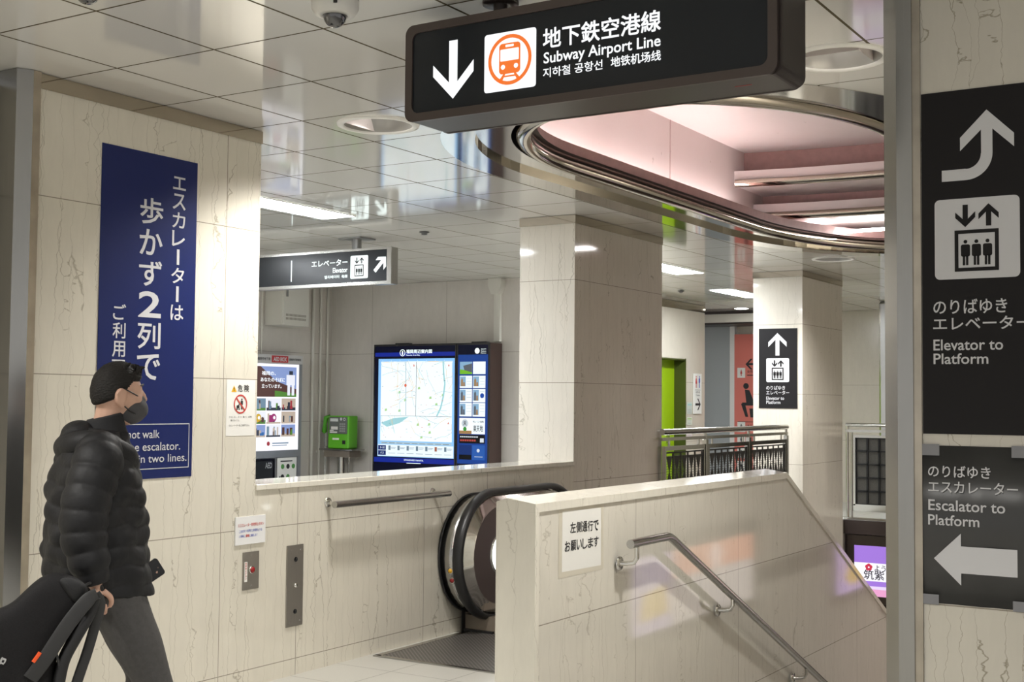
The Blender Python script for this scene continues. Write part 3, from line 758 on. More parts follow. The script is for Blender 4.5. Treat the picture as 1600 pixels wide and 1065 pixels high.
for x, z in ((.02, 0), (1.26, -.395), (2.52, -1.005), (3.78, -1.615), (5.04, -2.225)):
    b = MB(); b.tube([(x+.045, rd, z-.02), (x+.045, rd, z-.075), (x+.04, rd*.85, z-.098), (x+.03, rd*.45, z-.105), (x+.02, -.004, z-.105)], .0125, 12)
    b.lathe([(.036, -.001), (.034, -.008), (.013, -.010)], (x+.02, 0, z-.105), 20, axis='y'); b.build('bracket', M_steelp, t)

# paper on the stair wall
t = thing('paper_notice', 'white taped paper with bold black Japanese lettering on the stair wall', 'notice', (5.088, 2.912, .80), 0)
b = MB(); b.fpoly([(0.02, .015), (.40, .008), (.398, .285), (.022, .292)], .0014); b.build('sheet', M_paper, t)
for k, a in enumerate(((-.012, .43, .275, .302), (-.012, .43, -.012, .022), (-.012, .026, .022, .275), (.395, .425, .022, .275))):
    b = MB(); b.frect(*a, .0011); b.build('tape', M_tape, t)
b = MB()
for k, ch in enumerate('左側通行で'): b.ftext(ch, .095+.0565*k, .187-.002*k, .146+.0565*k, .236-.002*k, .0024, 0, .03)
for k, ch in enumerate('お願いします'): b.ftext(ch, .045+.056*k, .105-.0005*k, .094+.056*k, .152-.0005*k, .0024, 0, .03)
b.build('lettering', M_ink, t)

# ------------------------------------------------------------------ escalator
EX, EZ, ER = 7.49, .535, .418
t = thing('escalator', 'escalator entrance with black rubber handrail and steel newel behind the stair wall', 'escalator', (EX, 4.15, 0), 0)
def dpath(r, x_end=.78, down=3.5):
    pts = [(x_end+down, EZ+r-down*.52)]
    for k in range(9): pts.append((x_end-.02+.25*(1-k/8)*1.0, EZ+r-.13*(1-k/8)**2*.0-.065*(1-k/8)**2))
    pts += [(.5, EZ+r), (.25, EZ+r)]
    for k in range(21):
        a = PI/2+PI*k/20; pts.append((r*math.cos(a), EZ+r*math.sin(a)))
    pts += [(.16, EZ-r), (.24, EZ-r+.012)]
    return pts
def sweep(b, path, ys, th, m=0, smooth=True):
    """profile given by (y, outward) pairs swept along an x-z path"""
    rings = []; n = len(path)
    for i, p in enumerate(path):
        a, c = path[max(i-1, 0)], path[min(i+1, n-1)]; tx, tz = c[0]-a[0], c[1]-a[1]; L = math.hypot(tx, tz); nx, nz = tz/L, -tx/L
        rings.append([(p[0]+nx*o, y, p[1]+nz*o) for y, o in ys])
    b.loft(rings, m, True, True, smooth)
def fan(b, r, y, m, inner=0, x_end=1.0):
    """flat D-shaped face"""
    top = [(x_end, EZ+r)]+[(r*math.cos(PI/2+PI*k/28), EZ+r*math.sin(PI/2+PI*k/28)) for k in range(29)]+[(x_end, EZ-r)]
    b.poly([(x, y, z) for x, z in top], m)
for side, nm in ((1, ''), (-1, '')):
    def Y(y): return (y-4.15) if side > 0 else (3.14+5.0-y-4.15)
    # wall-side drum
    b = MB(); prof = [(Y(4.985), -.012), (Y(4.985), .0), (Y(4.865), .0), (Y(4.865), -.012)]
    sweep(b, dpath(ER-.014, .78, 3.5)[1:-2], prof, 0); b.build('outer_deck', M_steel, t)
    b = MB(); sweep(b, dpath(ER-.008)[6:-2], [(Y(4.997), -.012), (Y(4.997), .004), (Y(4.985), .004), (Y(4.985), -.012)], 0); b.build('edge_trim', M_black, t)
    b = MB(); sweep(b, dpath(ER), [(Y(4.868), .004), (Y(4.862), .022), (Y(4.845), .034), (Y(4.81), .034), (Y(4.793), .022), (Y(4.787), .004), (Y(4.792), -.008), (Y(4.81), -.004), (Y(4.845), -.004), (Y(4.862), -.008)], 0)
    b.build('handrail', M_black, t)
    b = MB(); p1 = dpath(ER-.02)[1:-2]; p2 = dpath(ER-.075)[1:-2]
    b.loft([[(x, Y(4.80), z) for x, z in p1], [(x, Y(4.765), z) for x, z in p2], [(x, Y(4.758), z) for x, z in dpath(ER-.083)[1:-2]]], closed=False, caps=False); b.build('newel_rim', M_steelp, t)
    b = MB(); b.poly([(x, Y(4.76), z) for x, z in dpath(ER-.08, .78, 3.5)[1:-2]]+[(.95, Y(4.76), EZ-ER+.05)]); b.build('side_panel', mat('plum_panel', (.10, .075, .072), .3, .4), t)
    b = MB(); b.lathe([(.150, 0), (.150, -.006), (.138, -.006)], (.02, Y(4.758), EZ+.005), 40, axis='y'); b.build('lamp_ring', M_steelp, t)
    b = MB(); b.lathe([(.140, -.003), (.0005, -.0035)], (.02, Y(4.758), EZ+.005), 40, axis='y'); b.build('step_lamp', mat('lit_step_lamp', (.9, .9, .9), .3, emit=(.95, 1, .97), es=1.7*GLOW), t)
    b = MB(); b.box(-.10, 3.0, min(Y(4.72), Y(4.98)), max(Y(4.72), Y(4.98)), -.25, .115); b.build('skirt', mat('skirt_stone', (.20, .165, .13), .3), t)
    if side > 0:
        b = MB(); b.box(-.14, -.10, Y(4.98), Y(4.985), .0, .24); b.box(-.125, -.1, Y(4.74), Y(4.985), 0, .02); b.build('skirt_edge', M_black, t)
        # small things on the drum: sticker and two buttons, facing the landing
        rr = ER-.013
        def on_drum(z): return -math.sqrt(max(rr*rr-(z-EZ)**2, 0))
        for z, mm, nm2 in ((.452, mat('yellow_button', (.75, .42, .03), .3), 'yellow_button'), (.385, mat('red_button', (.28, .012, .015), .25), 'red_button')):
            b = MB(); b.lathe([(.022, .004), (.022, -.006), (.016, -.007)], (on_drum(z), Y(4.90), z), 16, 0, 'x'); b.lathe([(.016, -.006), (.014, -.014), (.0005, -.016)], (on_drum(z), Y(4.90), z), 16, 1, 'x'); b.build(nm2, [M_steelp, mm], t)
        b = MB(); b.add([(on_drum(z)-.003, y, z) for z in (.60, .66, .72, .775) for y in (Y(4.893), Y(4.868))], [(0, 1, 3, 2), (2, 3, 5, 4), (4, 5, 7, 6)], 0)
        for k, ch in enumerate('非常停止ボタン'):
            z = .755-.022*k; q0 = on_drum(z)-.0045
            b.add([(q0, Y(4.888), z-.008), (q0, Y(4.873), z-.008), (q0, Y(4.873), z-.004), (q0, Y(4.888), z-.004)], [(0, 1, 2, 3)], 1); b.add([(q0, Y(4.882), z-.01), (q0, Y(4.878), z-.01), (q0, Y(4.878), z+.006), (q0, Y(4.882), z+.006)], [(0, 1, 2, 3)], 1)
        b.build('sticker', [M_paper, M_redink], t)
def grate_mat():
    m = bpy.data.materials.new('patterned_floor_grate'); m.use_nodes = True; nt = m.node_tree; q = NT(nt); bb = nt.nodes['Principled BSDF']
    g = nt.nodes.new('ShaderNodeTexCoord'); sp = nt.nodes.new('ShaderNodeSeparateXYZ'); nt.links.new(g.outputs['Object'], sp.inputs[0])
    a = q.math('ADD', sp.outputs[0], sp.outputs[1]); c = q.math('SUBTRACT', sp.outputs[0], sp.outputs[1])
    def st(x): return q.math('LESS_THAN', q.math('ABSOLUTE', q.math('SUBTRACT', q.math('FRACT', q.math('ADD', q.math('MULTIPLY', x, 32), 50)), .5)), .2)
    k = q.math('MAXIMUM', st(a), st(c))
    nt.links.new(q.mixc(k, (.05, .045, .042), (.24, .225, .21)), bb.inputs['Base Color']); bb.inputs['Metallic'].default_value = .6; bb.inputs['Roughness'].default_value = .4
    return m
b = MB(); b.box(6.37-EX, 7.72-EX, 3.36-4.15, 4.915-4.15, .0005, .006); b.build('floor_plate', grate_mat(), t)
b = MB(); b.box(6.35-EX, 7.72-EX, 4.915-4.15, 4.96-4.15, .0005, .008); b.box(6.335-EX, 6.37-EX, 3.33-4.15, 4.96-4.15, .0005, .008); b.build('plate_frame', M_steel, t)
b = MB()
for k in range(14):
    x = .25+.405*k; z = -.03-max(0, k-1)*.21
    b.box(x, x+.42, -.45, .55, z-.35, z)
b.build('step_band', mat('dark_step', (.06, .06, .06), .5, .5), t)
# ------------------------------------------------------------------ alcove: map kiosk and its side kiosk (face -x)
NAVY = emi('070b28', .6); BLUE = emi('1c36b8', .55)
def kiosk_case(t, W, Ht, D, cols):
    b = MB(); b.box(0, W, .012, D, 0, Ht); b.build('case', mat('dark_walnut_case', (.042, .022, .018), .35, noise=.3, nscale=4, aniso=(40, 40, 1)), t, bevel=.004)
    b = MB()
    for a in ((0, .02, 0, Ht), (W-.02, W, 0, Ht), (.02, W-.02, Ht-.025, Ht), (.02, W-.02, 0, .45)): b.box(a[0], a[1], -.004, .014, a[2], a[3])
    b.build('frame', M_blackm, t)
y0, z0 = 10.224, 0.0
t = thing('map_kiosk', 'wide dark standing kiosk with a large lit area map in the alcove', 'kiosk', (13.0, y0, 0), FX)
W, Ht = 1.292, 2.305
kiosk_case(t, W, Ht, .285, 0)
b = MB(); b.frect(.02, W-.02, .45, Ht-.025, .002, 0); b.frect(.02, W-.02, 2.15, 2.20, .003, 1); b.frect(.02, W-.02, .80, .86, .003, 1); b.build('lit_border', [NAVY, BLUE], t)
b = MB(); MAPS = [emi('86bdf0', 1.15), emi('ecf8fc', 1.15), emi('a4d8e0', .95), emi('b4dc98', .95), emi('5a6a74', .8), emi('e87050', .9), emi('b4ccd8', .95), emi('f0c880', .95)]
b.frect(U(10.147), U(8.955), .873, 2.12, .004, 0)
b.frect(U(10.105), U(8.988), 1.075, 2.085, .0045, 1)
rn = random.Random(5)
mu0, mu1, mv0, mv1 = U(10.10), U(8.993), 1.08, 2.08; ms, mh = U(9.543), 1.392
def clampu(x, a, c): return max(a, min(c, x))
for rgn in ((mu0, ms, mh, mv1), (ms, mu1, mh, mv1), (mu0, mu1, mv0, mh)):
    a0, a1, c0, c1 = rgn
    for k in range(15):
        p = (rn.uniform(a0, a1), rn.uniform(c0, c1)); an = rn.choice([.3, .3+PI/2, rn.uniform(0, PI)])
        for q_ in range(4):
            L = rn.uniform(.05, .14); n_ = (clampu(p[0]+L*math.cos(an), a0, a1), clampu(p[1]+L*math.sin(an), c0, c1))
            if n_ != p: b.fline(p, n_, .0045, .0052, rn.choice([6, 6, 7, 2]))
            p = n_; an += rn.uniform(-.5, .5)
    for k in range(26):
        x, z = rn.uniform(a0+.01, a1-.03), rn.uniform(c0+.01, c1-.02); b.frect(x, x+rn.uniform(.01, .03), z, z+.004, .0058, rn.choice([4, 4, 5, 2]))
    for k in range(4):
        x, z = rn.uniform(a0+.02, a1-.06), rn.uniform(c0+.02, c1-.05); b.fpoly([(x, z), (x+.04, z+.005), (x+.035, z+.035), (x+.005, z+.03)], .005, 3)
p = [(U(9.13), 2.08), (U(9.12), 1.93), (U(9.10), 1.80), (U(9.12), 1.65), (U(9.16), 1.50), (U(9.22), 1.395)]
for i in range(5): b.fline(p[i], p[i+1], .022, .0054, 2)
b.fpoly([(mu0, 1.30), (mu0+.2, 1.36), (mu0+.45, 1.385), (mu0+.3, 1.30), (mu0+.1, 1.25)], .005, 2)
b.frect(ms-.003, ms+.003, mh, mv1, .006, 4); b.frect(mu0, mu1, mh-.002, mh+.002, .006, 4)
b.fline((U(9.70), 1.40), (U(9.71), 2.08), .012, .0056, 6); b.fcirc(U(9.71), 1.78, .02, .006, 5, 12)
for q_ in ((mu0+.55-.03, 2.02), (mu1-.05, 2.02), (mu1-.05, 1.30)): b.fpoly([(q_[0]-.012, q_[1]), (q_[0]+.012, q_[1]-.0), (q_[0], q_[1]+.03)], .006, 5)
for k in range(8): b.frect(U(10.13)+.138*k+.05, U(10.13)+.138*k+.055, 2.09, 2.10, .006, 1)
b.frect(U(10.09), U(8.99), 1.035, 1.06, .005, 6)
for k in range(9): b.frect(U(10.08)+.12*k, U(10.08)+.12*k+.09, 1.043, 1.048, .006, 4)
b.build('map_screen', MAPS, t)
b = MB(); lst = [emi('e6f2fa', 1.1), emi('16337c', .7), emi('7890a0', .8), emi('b06a50', .8)]
b.frect(U(10.14), U(8.962), .88, 1.025, .005, 0); b.frect(U(10.135), U(10.01), .955, 1.015, .006, 1); b.frect(U(10.135), U(10.01), .89, .948, .006, 1)
b.ftext('駅・周辺', U(10.10), .972, U(10.03), .998, .007, 0, .01); b.ftext('バス', U(10.10), .906, U(10.04), .932, .007, 0, .01)
for k in range(7):
    x = U(9.97)+.145*k; b.frect(x, x+.035, .955, 1.012, .006, 2+(k == 5)); b.frect(x+.042, x+.12, .99, .995, .006, 2); b.frect(x+.042, x+.11, .975, .98, .006, 2); b.frect(x, x+.11, .915, .92, .006, 2)
b.build('photo_strip', lst, t)
b = MB(); b.fring(U(9.765), 2.195, .036, .043, .004, 0); b.ftext('i', U(9.776), 2.170, U(9.754), 2.220, .004, 0, .03)
b.ftext('福岡周辺案内図', U(9.705), 2.185, U(9.305), 2.235, .004, 0, .02); b.ftext('Fukuoka Area Map', U(9.705), 2.152, U(9.49), 2.172, .004, 0, .01)
b.ftext('STANDARD NAVITA', U(9.72), .825, U(9.42), .845, .004, 0, .004); b.frect(U(9.68), U(9.46), .795, .800, .004, 0)
b.build('lettering', M_litg, t)
b = MB(); b.box(.30, .52, .05, .12, Ht, Ht+.018); b.build('top_bracket', M_black, t)
y0 = 8.925
t = thing('info_kiosk', 'narrow dark standing kiosk with lit advert tiles, joined to the right of the map kiosk', 'kiosk', (13.0, y0, 0), FX)
W = .482
kiosk_case(t, W, Ht, .285, 0)
b = MB(); b.frect(.02, W-.02, .45, Ht-.025, .002, 0); b.frect(.02, W-.02, 2.10, 2.16, .003, 1); b.frect(.02, W-.02, .82, 2.10, .003, 1); b.build('lit_border', [NAVY, emi('1c479c', .8)], t)
b = MB(); AD = [emi('eaf6fc', 1.15), emi('8fb8d8', .9), emi('6a7078', .7), emi('7ac030', .9), emi('b08a5a', .8), emi('20242c', .5), emi('3aa040', .8), emi('c8d4dc', 1.0), emi('1b4fb4', .8), emi('a04040', .7), emi('f4f6ec', 1.15)]
a0, a1 = .048, W-.055; mid = (a0+a1)/2
rows = [(1.92, 2.073), (1.75, 1.90), (1.574, 1.738), (1.40, 1.566)]
for r_, (c0, c1) in enumerate(rows):
    for cc in (0, 1):
        x0_, x1_ = (a0, mid-.006) if cc == 0 else (mid+.006, a1); b.frect(x0_, x1_, c0, c1, .004, 0)
        if r_ == 0 and cc == 0:
            b.frect(x0_, x1_, c0, c1, .005, 1); b.fpoly([(x0_, c0), (x1_, c0), (x1_, c0+.02), (x0_+.05, c0+.055), (x0_, c0+.06)], .006, 3); b.fpoly([(x0_+.05, c1-.05), (x1_, c1-.02), (x1_, c0+.02), (x0_+.07, c0+.045)], .0055, 2)
        elif r_ > 0:
            b.frect(x0_+.005, x0_+.09, c0+.02, c1-.01, .005, 1); b.fpoly([(x0_+.02, c0+.02), (x0_+.05, c0+.02), (x0_+.05, c1-.05), (x0_+.035, c1-.025), (x0_+.02, c1-.055)], .006, rn.choice([4, 2]))
            b.fpoly([(x0_+.052, c0+.02), (x0_+.08, c0+.02), (x0_+.075, c1-.08), (x0_+.055, c1-.08)], .006, rn.choice([2, 4]))
            for k in range(3): b.frect(x0_+.105, x1_-.012, c1-.035-.036*k, c1-.029-.036*k, .005, 7)
        if r_ == 2 and cc == 1: b.fcirc(x1_-.045, (c0+c1)/2, .03, .006, 8, 14)
b.frect(a0, mid-.006, 1.185, 1.38, .004, 10); b.frect(mid-.006, a1, 1.185, 1.38, .004, 0)
b.frect(a0, mid-.006, 1.185, 1.225, .005, 4); b.fcirc(a0+.085, 1.315, .05, .006, 7, 20); b.fcirc(a0+.085, 1.245, .026, .0065, 6, 14)
b.build('advert_tiles', AD, t)
b = MB(); b.ftext('天', a0+.058, 1.288, a0+.112, 1.343, .0075, 0, .03); b.ftext('もつ鍋', mid+.01, 1.325, a1-.02, 1.35, .006, 0, .01); b.ftext('楽天地', mid+.02, 1.215, a1-.03, 1.295, .006, 0, .03); b.build('advert_lettering', M_ink, t)
b = MB(); b.frect(a0, a1, 1.07, 1.176, .004, 0)
for k in range(9): b.frect(a0+.015+.03*k, a0+.037+.03*k, 1.142, 1.158, .006, 1)
for k in range(7): b.frect(a0+.015+.034*k, a0+.042+.034*k, 1.095, 1.118, .006, 2)
b.frect(a1-.07, a1-.015, 1.085, 1.135, .006, 1); b.frect(a0, mid-.006, .87, 1.05, .004, 3); b.frect(a0, mid-.006, .87, .93, .005, 0); b.frect(mid+.006, a1, .87, 1.05, .004, 4); b.fcirc((mid+a1)/2, .985, .022, .006, 1, 16); b.frect(mid+.04, a1-.03, .905, .912, .006, 1)
b.build('advert_footer', [emi('101418', .4), emi('dfe8f0', .9), emi('c05048', .8), emi('183c88', .6), emi('2c62b8', .8)], t)
b = MB(); b.fcirc(W-.18, 2.205, .035, .004, 0, 20)
for k, s_ in enumerate(('Japan', 'Culture', 'Discovery')): b.ftext(s_, W-.125, 2.218-.025*k, W-.05, 2.234-.025*k, .004, 0, .01)
b.build('lettering', M_litg, t)
b = MB(); b.box(.18, .40, .05, .12, Ht, Ht+.018); b.build('top_bracket', M_black, t)

# ------------------------------------------------------------------ alcove: defibrillator cabinet (faces -y)
x0, yA = 11.45, 11.0
t = thing('defibrillator_cabinet', 'tall grey AED cabinet with a bright lit poster and red AED BOX header', 'cabinet', (x0, yA, 0), 0)
W = 12.487-x0
b = MB(); b.box(0, W, .012, .19, 0, 2.15); b.build('case', mat('silver_case', (.42, .42, .43), .35, .5), t, bevel=.004)
b = MB()
for a in ((0, .045, 0, 2.04), (W-.05, W, 0, 2.04), (.045, W-.05, .86, .945)): b.box(a[0], a[1], -.006, .012, a[2], a[3])
b.build('frame', mat('grey_frame', (.33, .34, .36), .35, .5), t)
b = MB(); b.box(0, W, -.012, .012, 2.04, 2.15, 0); b.frect(.455, .76, 2.052, 2.138, .014, 1); b.build('header', [mat('header_white', (.55, .54, .53), .4), mat('header_red', (.5, .03, .03), .4)], t)
b = MB(); b.ftext('AED BOX', .485, 2.068, .73, 2.122, .016, 0, .03); b.ftext('福岡市地下鉄', .20, 2.075, .43, 2.112, .016, 1, .01); b.ftext('自動体外式除細動器', .775, 2.08, 1.0, 2.112, .016, 1, .01); b.build('lettering', [M_lett, M_ink], t)
b = MB(); PO = [emi('f4f2fa', 1.15), emi('8fa4d8', .9), emi('6b4a44', .6), emi('e4e6f0', 1.1), emi('7d9ab0', .8), emi('b04048', .8), emi('5f9440', .8), emi('404858', .6), emi('3c74b8', .8), emi('c8b8a8', .9), emi('d8b030', .9), emi('a83878', .8)]
P0, P1 = .05, W-.055
b.frect(P0, P1, .948, 2.035, .002, 0)
b.fpoly([(P0+.04, 1.68), (P1-.05, 1.62), (P1-.05, 2.0), (P0+.04, 2.0)], .003, 1)
b.fpoly([(P0+.04, 1.62), (P1-.05, 1.62), (P1-.05, 1.72), (P0+.5, 1.82), (P0+.22, 2.0), (P0+.04, 2.0)], .004, 2)
b.fpoly([(P1-.45, 1.62), (P1-.05, 1.62), (P1-.05, 1.66), (P1-.45, 1.70)], .005, 6)
# plain blocks standing in for the robot figure on the poster
for a in ((-.22, -.17, 1.64, 1.78), (-.14, -.09, 1.64, 1.78), (-.24, -.08, 1.77, 1.90), (-.19, -.12, 1.90, 1.95)): b.frect(P1+a[0], P1+a[1], a[2], a[3], .006, 3 if a[2] < 1.8 else 7)
tiles = [(0, 0, 7), (1, 0, 6), (2, 0, 5), (0, 1, 10), (1, 1, 11), (2, 1, 9), (0, 2, 8), (1, 2, 4), (2, 2, 6)]
for cx_, cy_, m_ in tiles:
    u0_ = P0+.06+cx_*.275; v1_ = 1.60-cy_*.165; v0_ = v1_-.152; u1_ = u0_+.262
    b.frect(u0_, u1_, v0_, v1_, .004, [4, 3, 9, 3, 0, 9, 1, 3, 1][cx_+3*cy_])
    b.frect(u0_, u1_, v0_, v0_+rn.uniform(.02, .05), .0045, rn.choice([6, 9, 7]))
    for k in range(6):
        q_ = u0_+rn.uniform(.01, .2); hh_ = rn.uniform(.03, .115); b.frect(q_, q_+rn.uniform(.015, .055), v0_+.02, v0_+.02+hh_, .005+.0003*k, rn.choice([m_, 4, 7, 9, 2]))
    if m_ in (10, 11): b.fcirc((u0_+u1_)/2, (v0_+v1_)/2, .05, .0075, m_, 16); b.fcirc((u0_+u1_)/2+.01, (v0_+v1_)/2, .022, .008, 0, 12)
b.fcirc(P0+.38, 1.035, .028, .004, 5, 16); b.frect(P0+.45, P0+.75, 1.03, 1.045, .004, 4); b.frect(P0+.45, P0+.72, 1.005, 1.015, .004, 4)
b.build('lit_poster', PO, t)
b = MB(); b.ftext('福岡の、', P0+.24, 1.89, P0+.49, 1.94, .007, 0, .02); b.ftext('あなたのそばに', P0+.22, 1.81, P0+.66, 1.86, .007, 0, .02); b.ftext('立っています。', P0+.24, 1.73, P0+.60, 1.78, .007, 0, .02); b.build('poster_lettering', M_lit, t)
b = MB(); b.frect(.05, .56, .30, .85, .002, 0); b.frrect(.10, .52, .35, .82, .03, .005, 1); b.ftext('AED', .38, .73, .50, .80, .007, 2, .01); b.fpoly([(.25, .36), (.49, .36), (.46, .5), (.36, .58), (.27, .5)], .006, 3); b.build('device_window', [M_blackm, mat('dark_glass', (.03, .032, .036), .15), mat('pale_print', (.45, .47, .5), .4), mat('device_red', (.3, .03, .04), .4)], t)
b = MB(); b.frect(.60, W-.08, .30, .85, .002, 0)
for k in range(5): b.fcirc(.70+.1*(k % 3), .74-.13*(k//3), .032, .004, 1+k % 2, 14); b.frect(.64, .66, .4+.05*k, .42+.05*k, .004, 2)
b.frect(.66, .88, .80, .815, .004, 2); b.frect(.66, .88, .46, .465, .004, 2)
b.build('instruction_panel', [M_paper, mat('green_ink', (.1, .3, .08), .5), M_ink], t)

# green payphone on a shelf (faces -x)
y0 = 10.949
t = thing('payphone', 'bright green public telephone with keypad and hanging handset in the alcove corner', 'telephone', (12.95, y0, .95), FX)
G = mat('phone_green', (.13, .50, .025), .3); GD = mat('phone_green_dark', (.07, .33, .015), .3)
b = MB(); b.box(0, .352, .01, .20, 0, .43); b.build('body', G, t, bevel=.015)
b = MB(); b.box(.03, .33, -.004, .012, .195, .415); b.build('front_panel', mat('phone_grey', (.13, .14, .13), .4), t, bevel=.003)
b = MB(); b.frect(.05, .185, .355, .395, .006); b.build('display', mat('phone_screen', (.72, .75, .72), .3), t)
for r_ in range(4):
    for c_ in range(3):
        b = MB(); b.box(.215+.033*c_, .239+.033*c_, -.012, -.004, .222+.03*r_, .243+.03*r_); b.build('key', mat('phone_key', (.32, .33, .32), .4), t)
b = MB(); b.box(.05, .17, -.008, -.002, .205, .225); b.box(.07, .18, -.008, -.002, .25, .29); b.box(.05, .11, -.008, -.002, .23, .245); b.build('card_slot', M_paper, t)
b = MB(); b.fcirc(.235, .388, .02, .006, 0, 16); b.fring(.29, .385, .012, .02, .006, 0); b.build('badge', M_lett, t)
b = MB(); b.frect(.09, .20, .115, .14, .0105-.02+.011, 0); b.build('label_plate', M_paper, t)
b = MB(); b.box(.25, .30, .004, .012, .06, .11); b.build('coin_return', M_black, t)
b = MB(); b.tube([(-.005, .06, .425), (-.06, .04, .40), (-.075, .04, .32), (-.085, .04, .22), (-.075, .05, .20)], .03, 14, radii=[.024, .034, .024, .036, .02])
hs = b.build('handset', GD, t)
b = MB(); b.tube([(-.085, .05, .20), (-.10, .06, .10), (-.085, .06, .02), (-.03, .08, .02), (.01, .08, .04)], .006, 8); b.build('cord', M_grey, hs)
b = MB(); b.box(-.02, .03, .04, .09, .33, .40); b.build('cradle', M_black, t)
t = thing('phone_stand', 'grey steel shelf stand holding the green public telephone', 'stand', (12.95, 10.79, 0), FX)
b = MB(); b.box(-.275, .275, -.03, .25, .925, .948); b.build('shelf', M_steel, t, bevel=.006)
b = MB(); b.box(-.21, .22, .0, .23, .84, .925); b.build('drawer', mat('shelf_brown_grey', (.26, .22, .18), .4, .4), t)
b = MB(); b.cyl((0, .11, .02), (0, .11, .85), .055, 18); b.lathe([(.17, .0), (.17, .018), (.05, .024)], (0, .11, 0), 24); b.build('pedestal', M_steel, t)
b = MB(); b.tube([(-.21, .02, .84), (-.21, .02, .52), (.2, .02, .52), (.2, .02, .84)], .008, 8); b.build('side_rail', M_steel, t)

# junction cabinet, conduits
t = thing('junction_cabinet', 'cream steel cabinet with vent slots high on the alcove wall below the elevator sign', 'cabinet', (11.99, 11.2, 2.525), 0)
b = MB(); b.box(0, .50, -.30, -.001, 0, .53); b.build('body', M_offw, t, bevel=.006)
b = MB(); b.box(.012, .49, -.312, -.300, .015, .515); d_ = b.build('door', M_offw, t, bevel=.004)
b = MB(); b.box(.055, .085, -.322, -.312, .36, .46); b.build('latch', M_grey, d_)
b = MB()
for k in range(16):
    for r_ in (0, 1): b.box(.055+.024*k, .071+.024*k, -.3125, -.3115, .07+.045*r_, .10+.045*r_)
b.build('vent_slots', mat('vent_shadow', (.28, .26, .22), .5), d_)
def conduit(x, r, ztop, zbot, lb):
    b = MB(); b.cyl((x, 11.2-r, zbot), (x, 11.2-r, ztop), r, 12)
    for z in (.9, 1.7, 2.5):
        if zbot < z < ztop: b.box(x-r-.02, x+r+.02, 11.2-.008, 11.199, z-.015, z+.015)
    tag(b.build('conduit', M_offw), lb, 'pipe', 'thin upright conduits on the alcove wall')
conduit(11.93, .012, H-.003, 2.155, 'thin cream conduit running down to the top of the AED cabinet')
conduit(12.90, .022, H-.003, .0, 'upright cream conduit left of the green telephone, first of three')
conduit(13.06, .018, H-.003, .0, 'upright cream conduit left of the green telephone, middle of three')
conduit(13.20, .018, H-.003, .0, 'upright cream conduit nearest the alcove corner, just behind the green telephone')
t = thing('cable_duct', 'white cable duct with ceiling box rising above the narrow kiosk', 'duct', (13.3, 8.506, 2.328), FX)
b = MB(); b.box(-.045, .045, -.05, -.001, .0, .60); b.build('duct', M_offw, t, bevel=.004)
b = MB(); b.prism([(-.05, .59), (.05, .59), (.095, .69), (.095, .784), (-.095, .784), (-.095, .69)], -.11, -.001, 'y'); b.build('ceiling_box', M_offw, t)

# ------------------------------------------------------------------ ceiling fittings
def dome_camera(x, y, zb, lb):
    t = thing('dome_camera', lb, 'camera', (x, y, H), 0)
    h = H-zb
    b = MB(); b.lathe([(.0, -.001), (.086, -.001), (.086, -(h-.075)), (.072, -(h-.052)), (.046, -(h-.047)), (.044, -(h-.05))], seg=32); b.build('housing', mat('camera_white', (.62, .61, .58), .4), t)
    b = MB(); b.ell((0, 0, -(h-.05)), (.043, .043, .046), 24, 12); b.build('dome', mat('smoked_dome', (.03, .03, .035), .06, spec=.8, coat=1), t)
    b = MB(); b.lathe([(.0865, -(h-.10)), (.0865, -(h-.105))], seg=32); b.build('seam', M_grey, t)
    b = MB(); b.box(-.088, -.078, -.02, .0, -(h-.10), -(h-.09)); b.box(-.07, -.062, -.062, -.05, -(h-.085), -(h-.07)); b.build('latch', M_black, t)
dome_camera(3.49, 2.945, 2.93, 'white cylindrical dome camera at the top edge, left of the hanging sign')
dome_camera(2.85, 3.50, 2.93, 'white dome camera in the top left corner, mostly out of frame')
def sensor(x, y, lb):
    b = MB(); b.lathe([(.0, -.001), (.045, -.001), (.045, -.010), (.028, -.014), (.026, -.03), (.0005, -.032)], (x, y, H), 18)
    tag(b.build('ceiling_sensor', mat('sensor_dark', (.10, .10, .10), .4)), lb, 'sensor', 'small round ceiling sensors')
sensor(9.264, 6.733, 'tiny dark ceiling sensor right of the elevator sign')
sensor(15.87, 7.206, 'tiny dark ceiling sensor above the green door wall')

for x, y, z, lb in ((19.35, 7.72, H, 'small distant round light by the bulkhead before the toilet corridor'), (20.9, 7.9, 2.89, 'small distant round light inside the toilet corridor')):
    if z < H: continue
    b = MB(); b.lathe([(.001, -.006), (.085, -.006), (.11, -.001)], (x, y, z), 20); tag(b.build('round_light', mat('round_light_lens', (.9, .9, .9), .4, emit=(1, 1, .95), es=9)), lb, 'ceiling light')
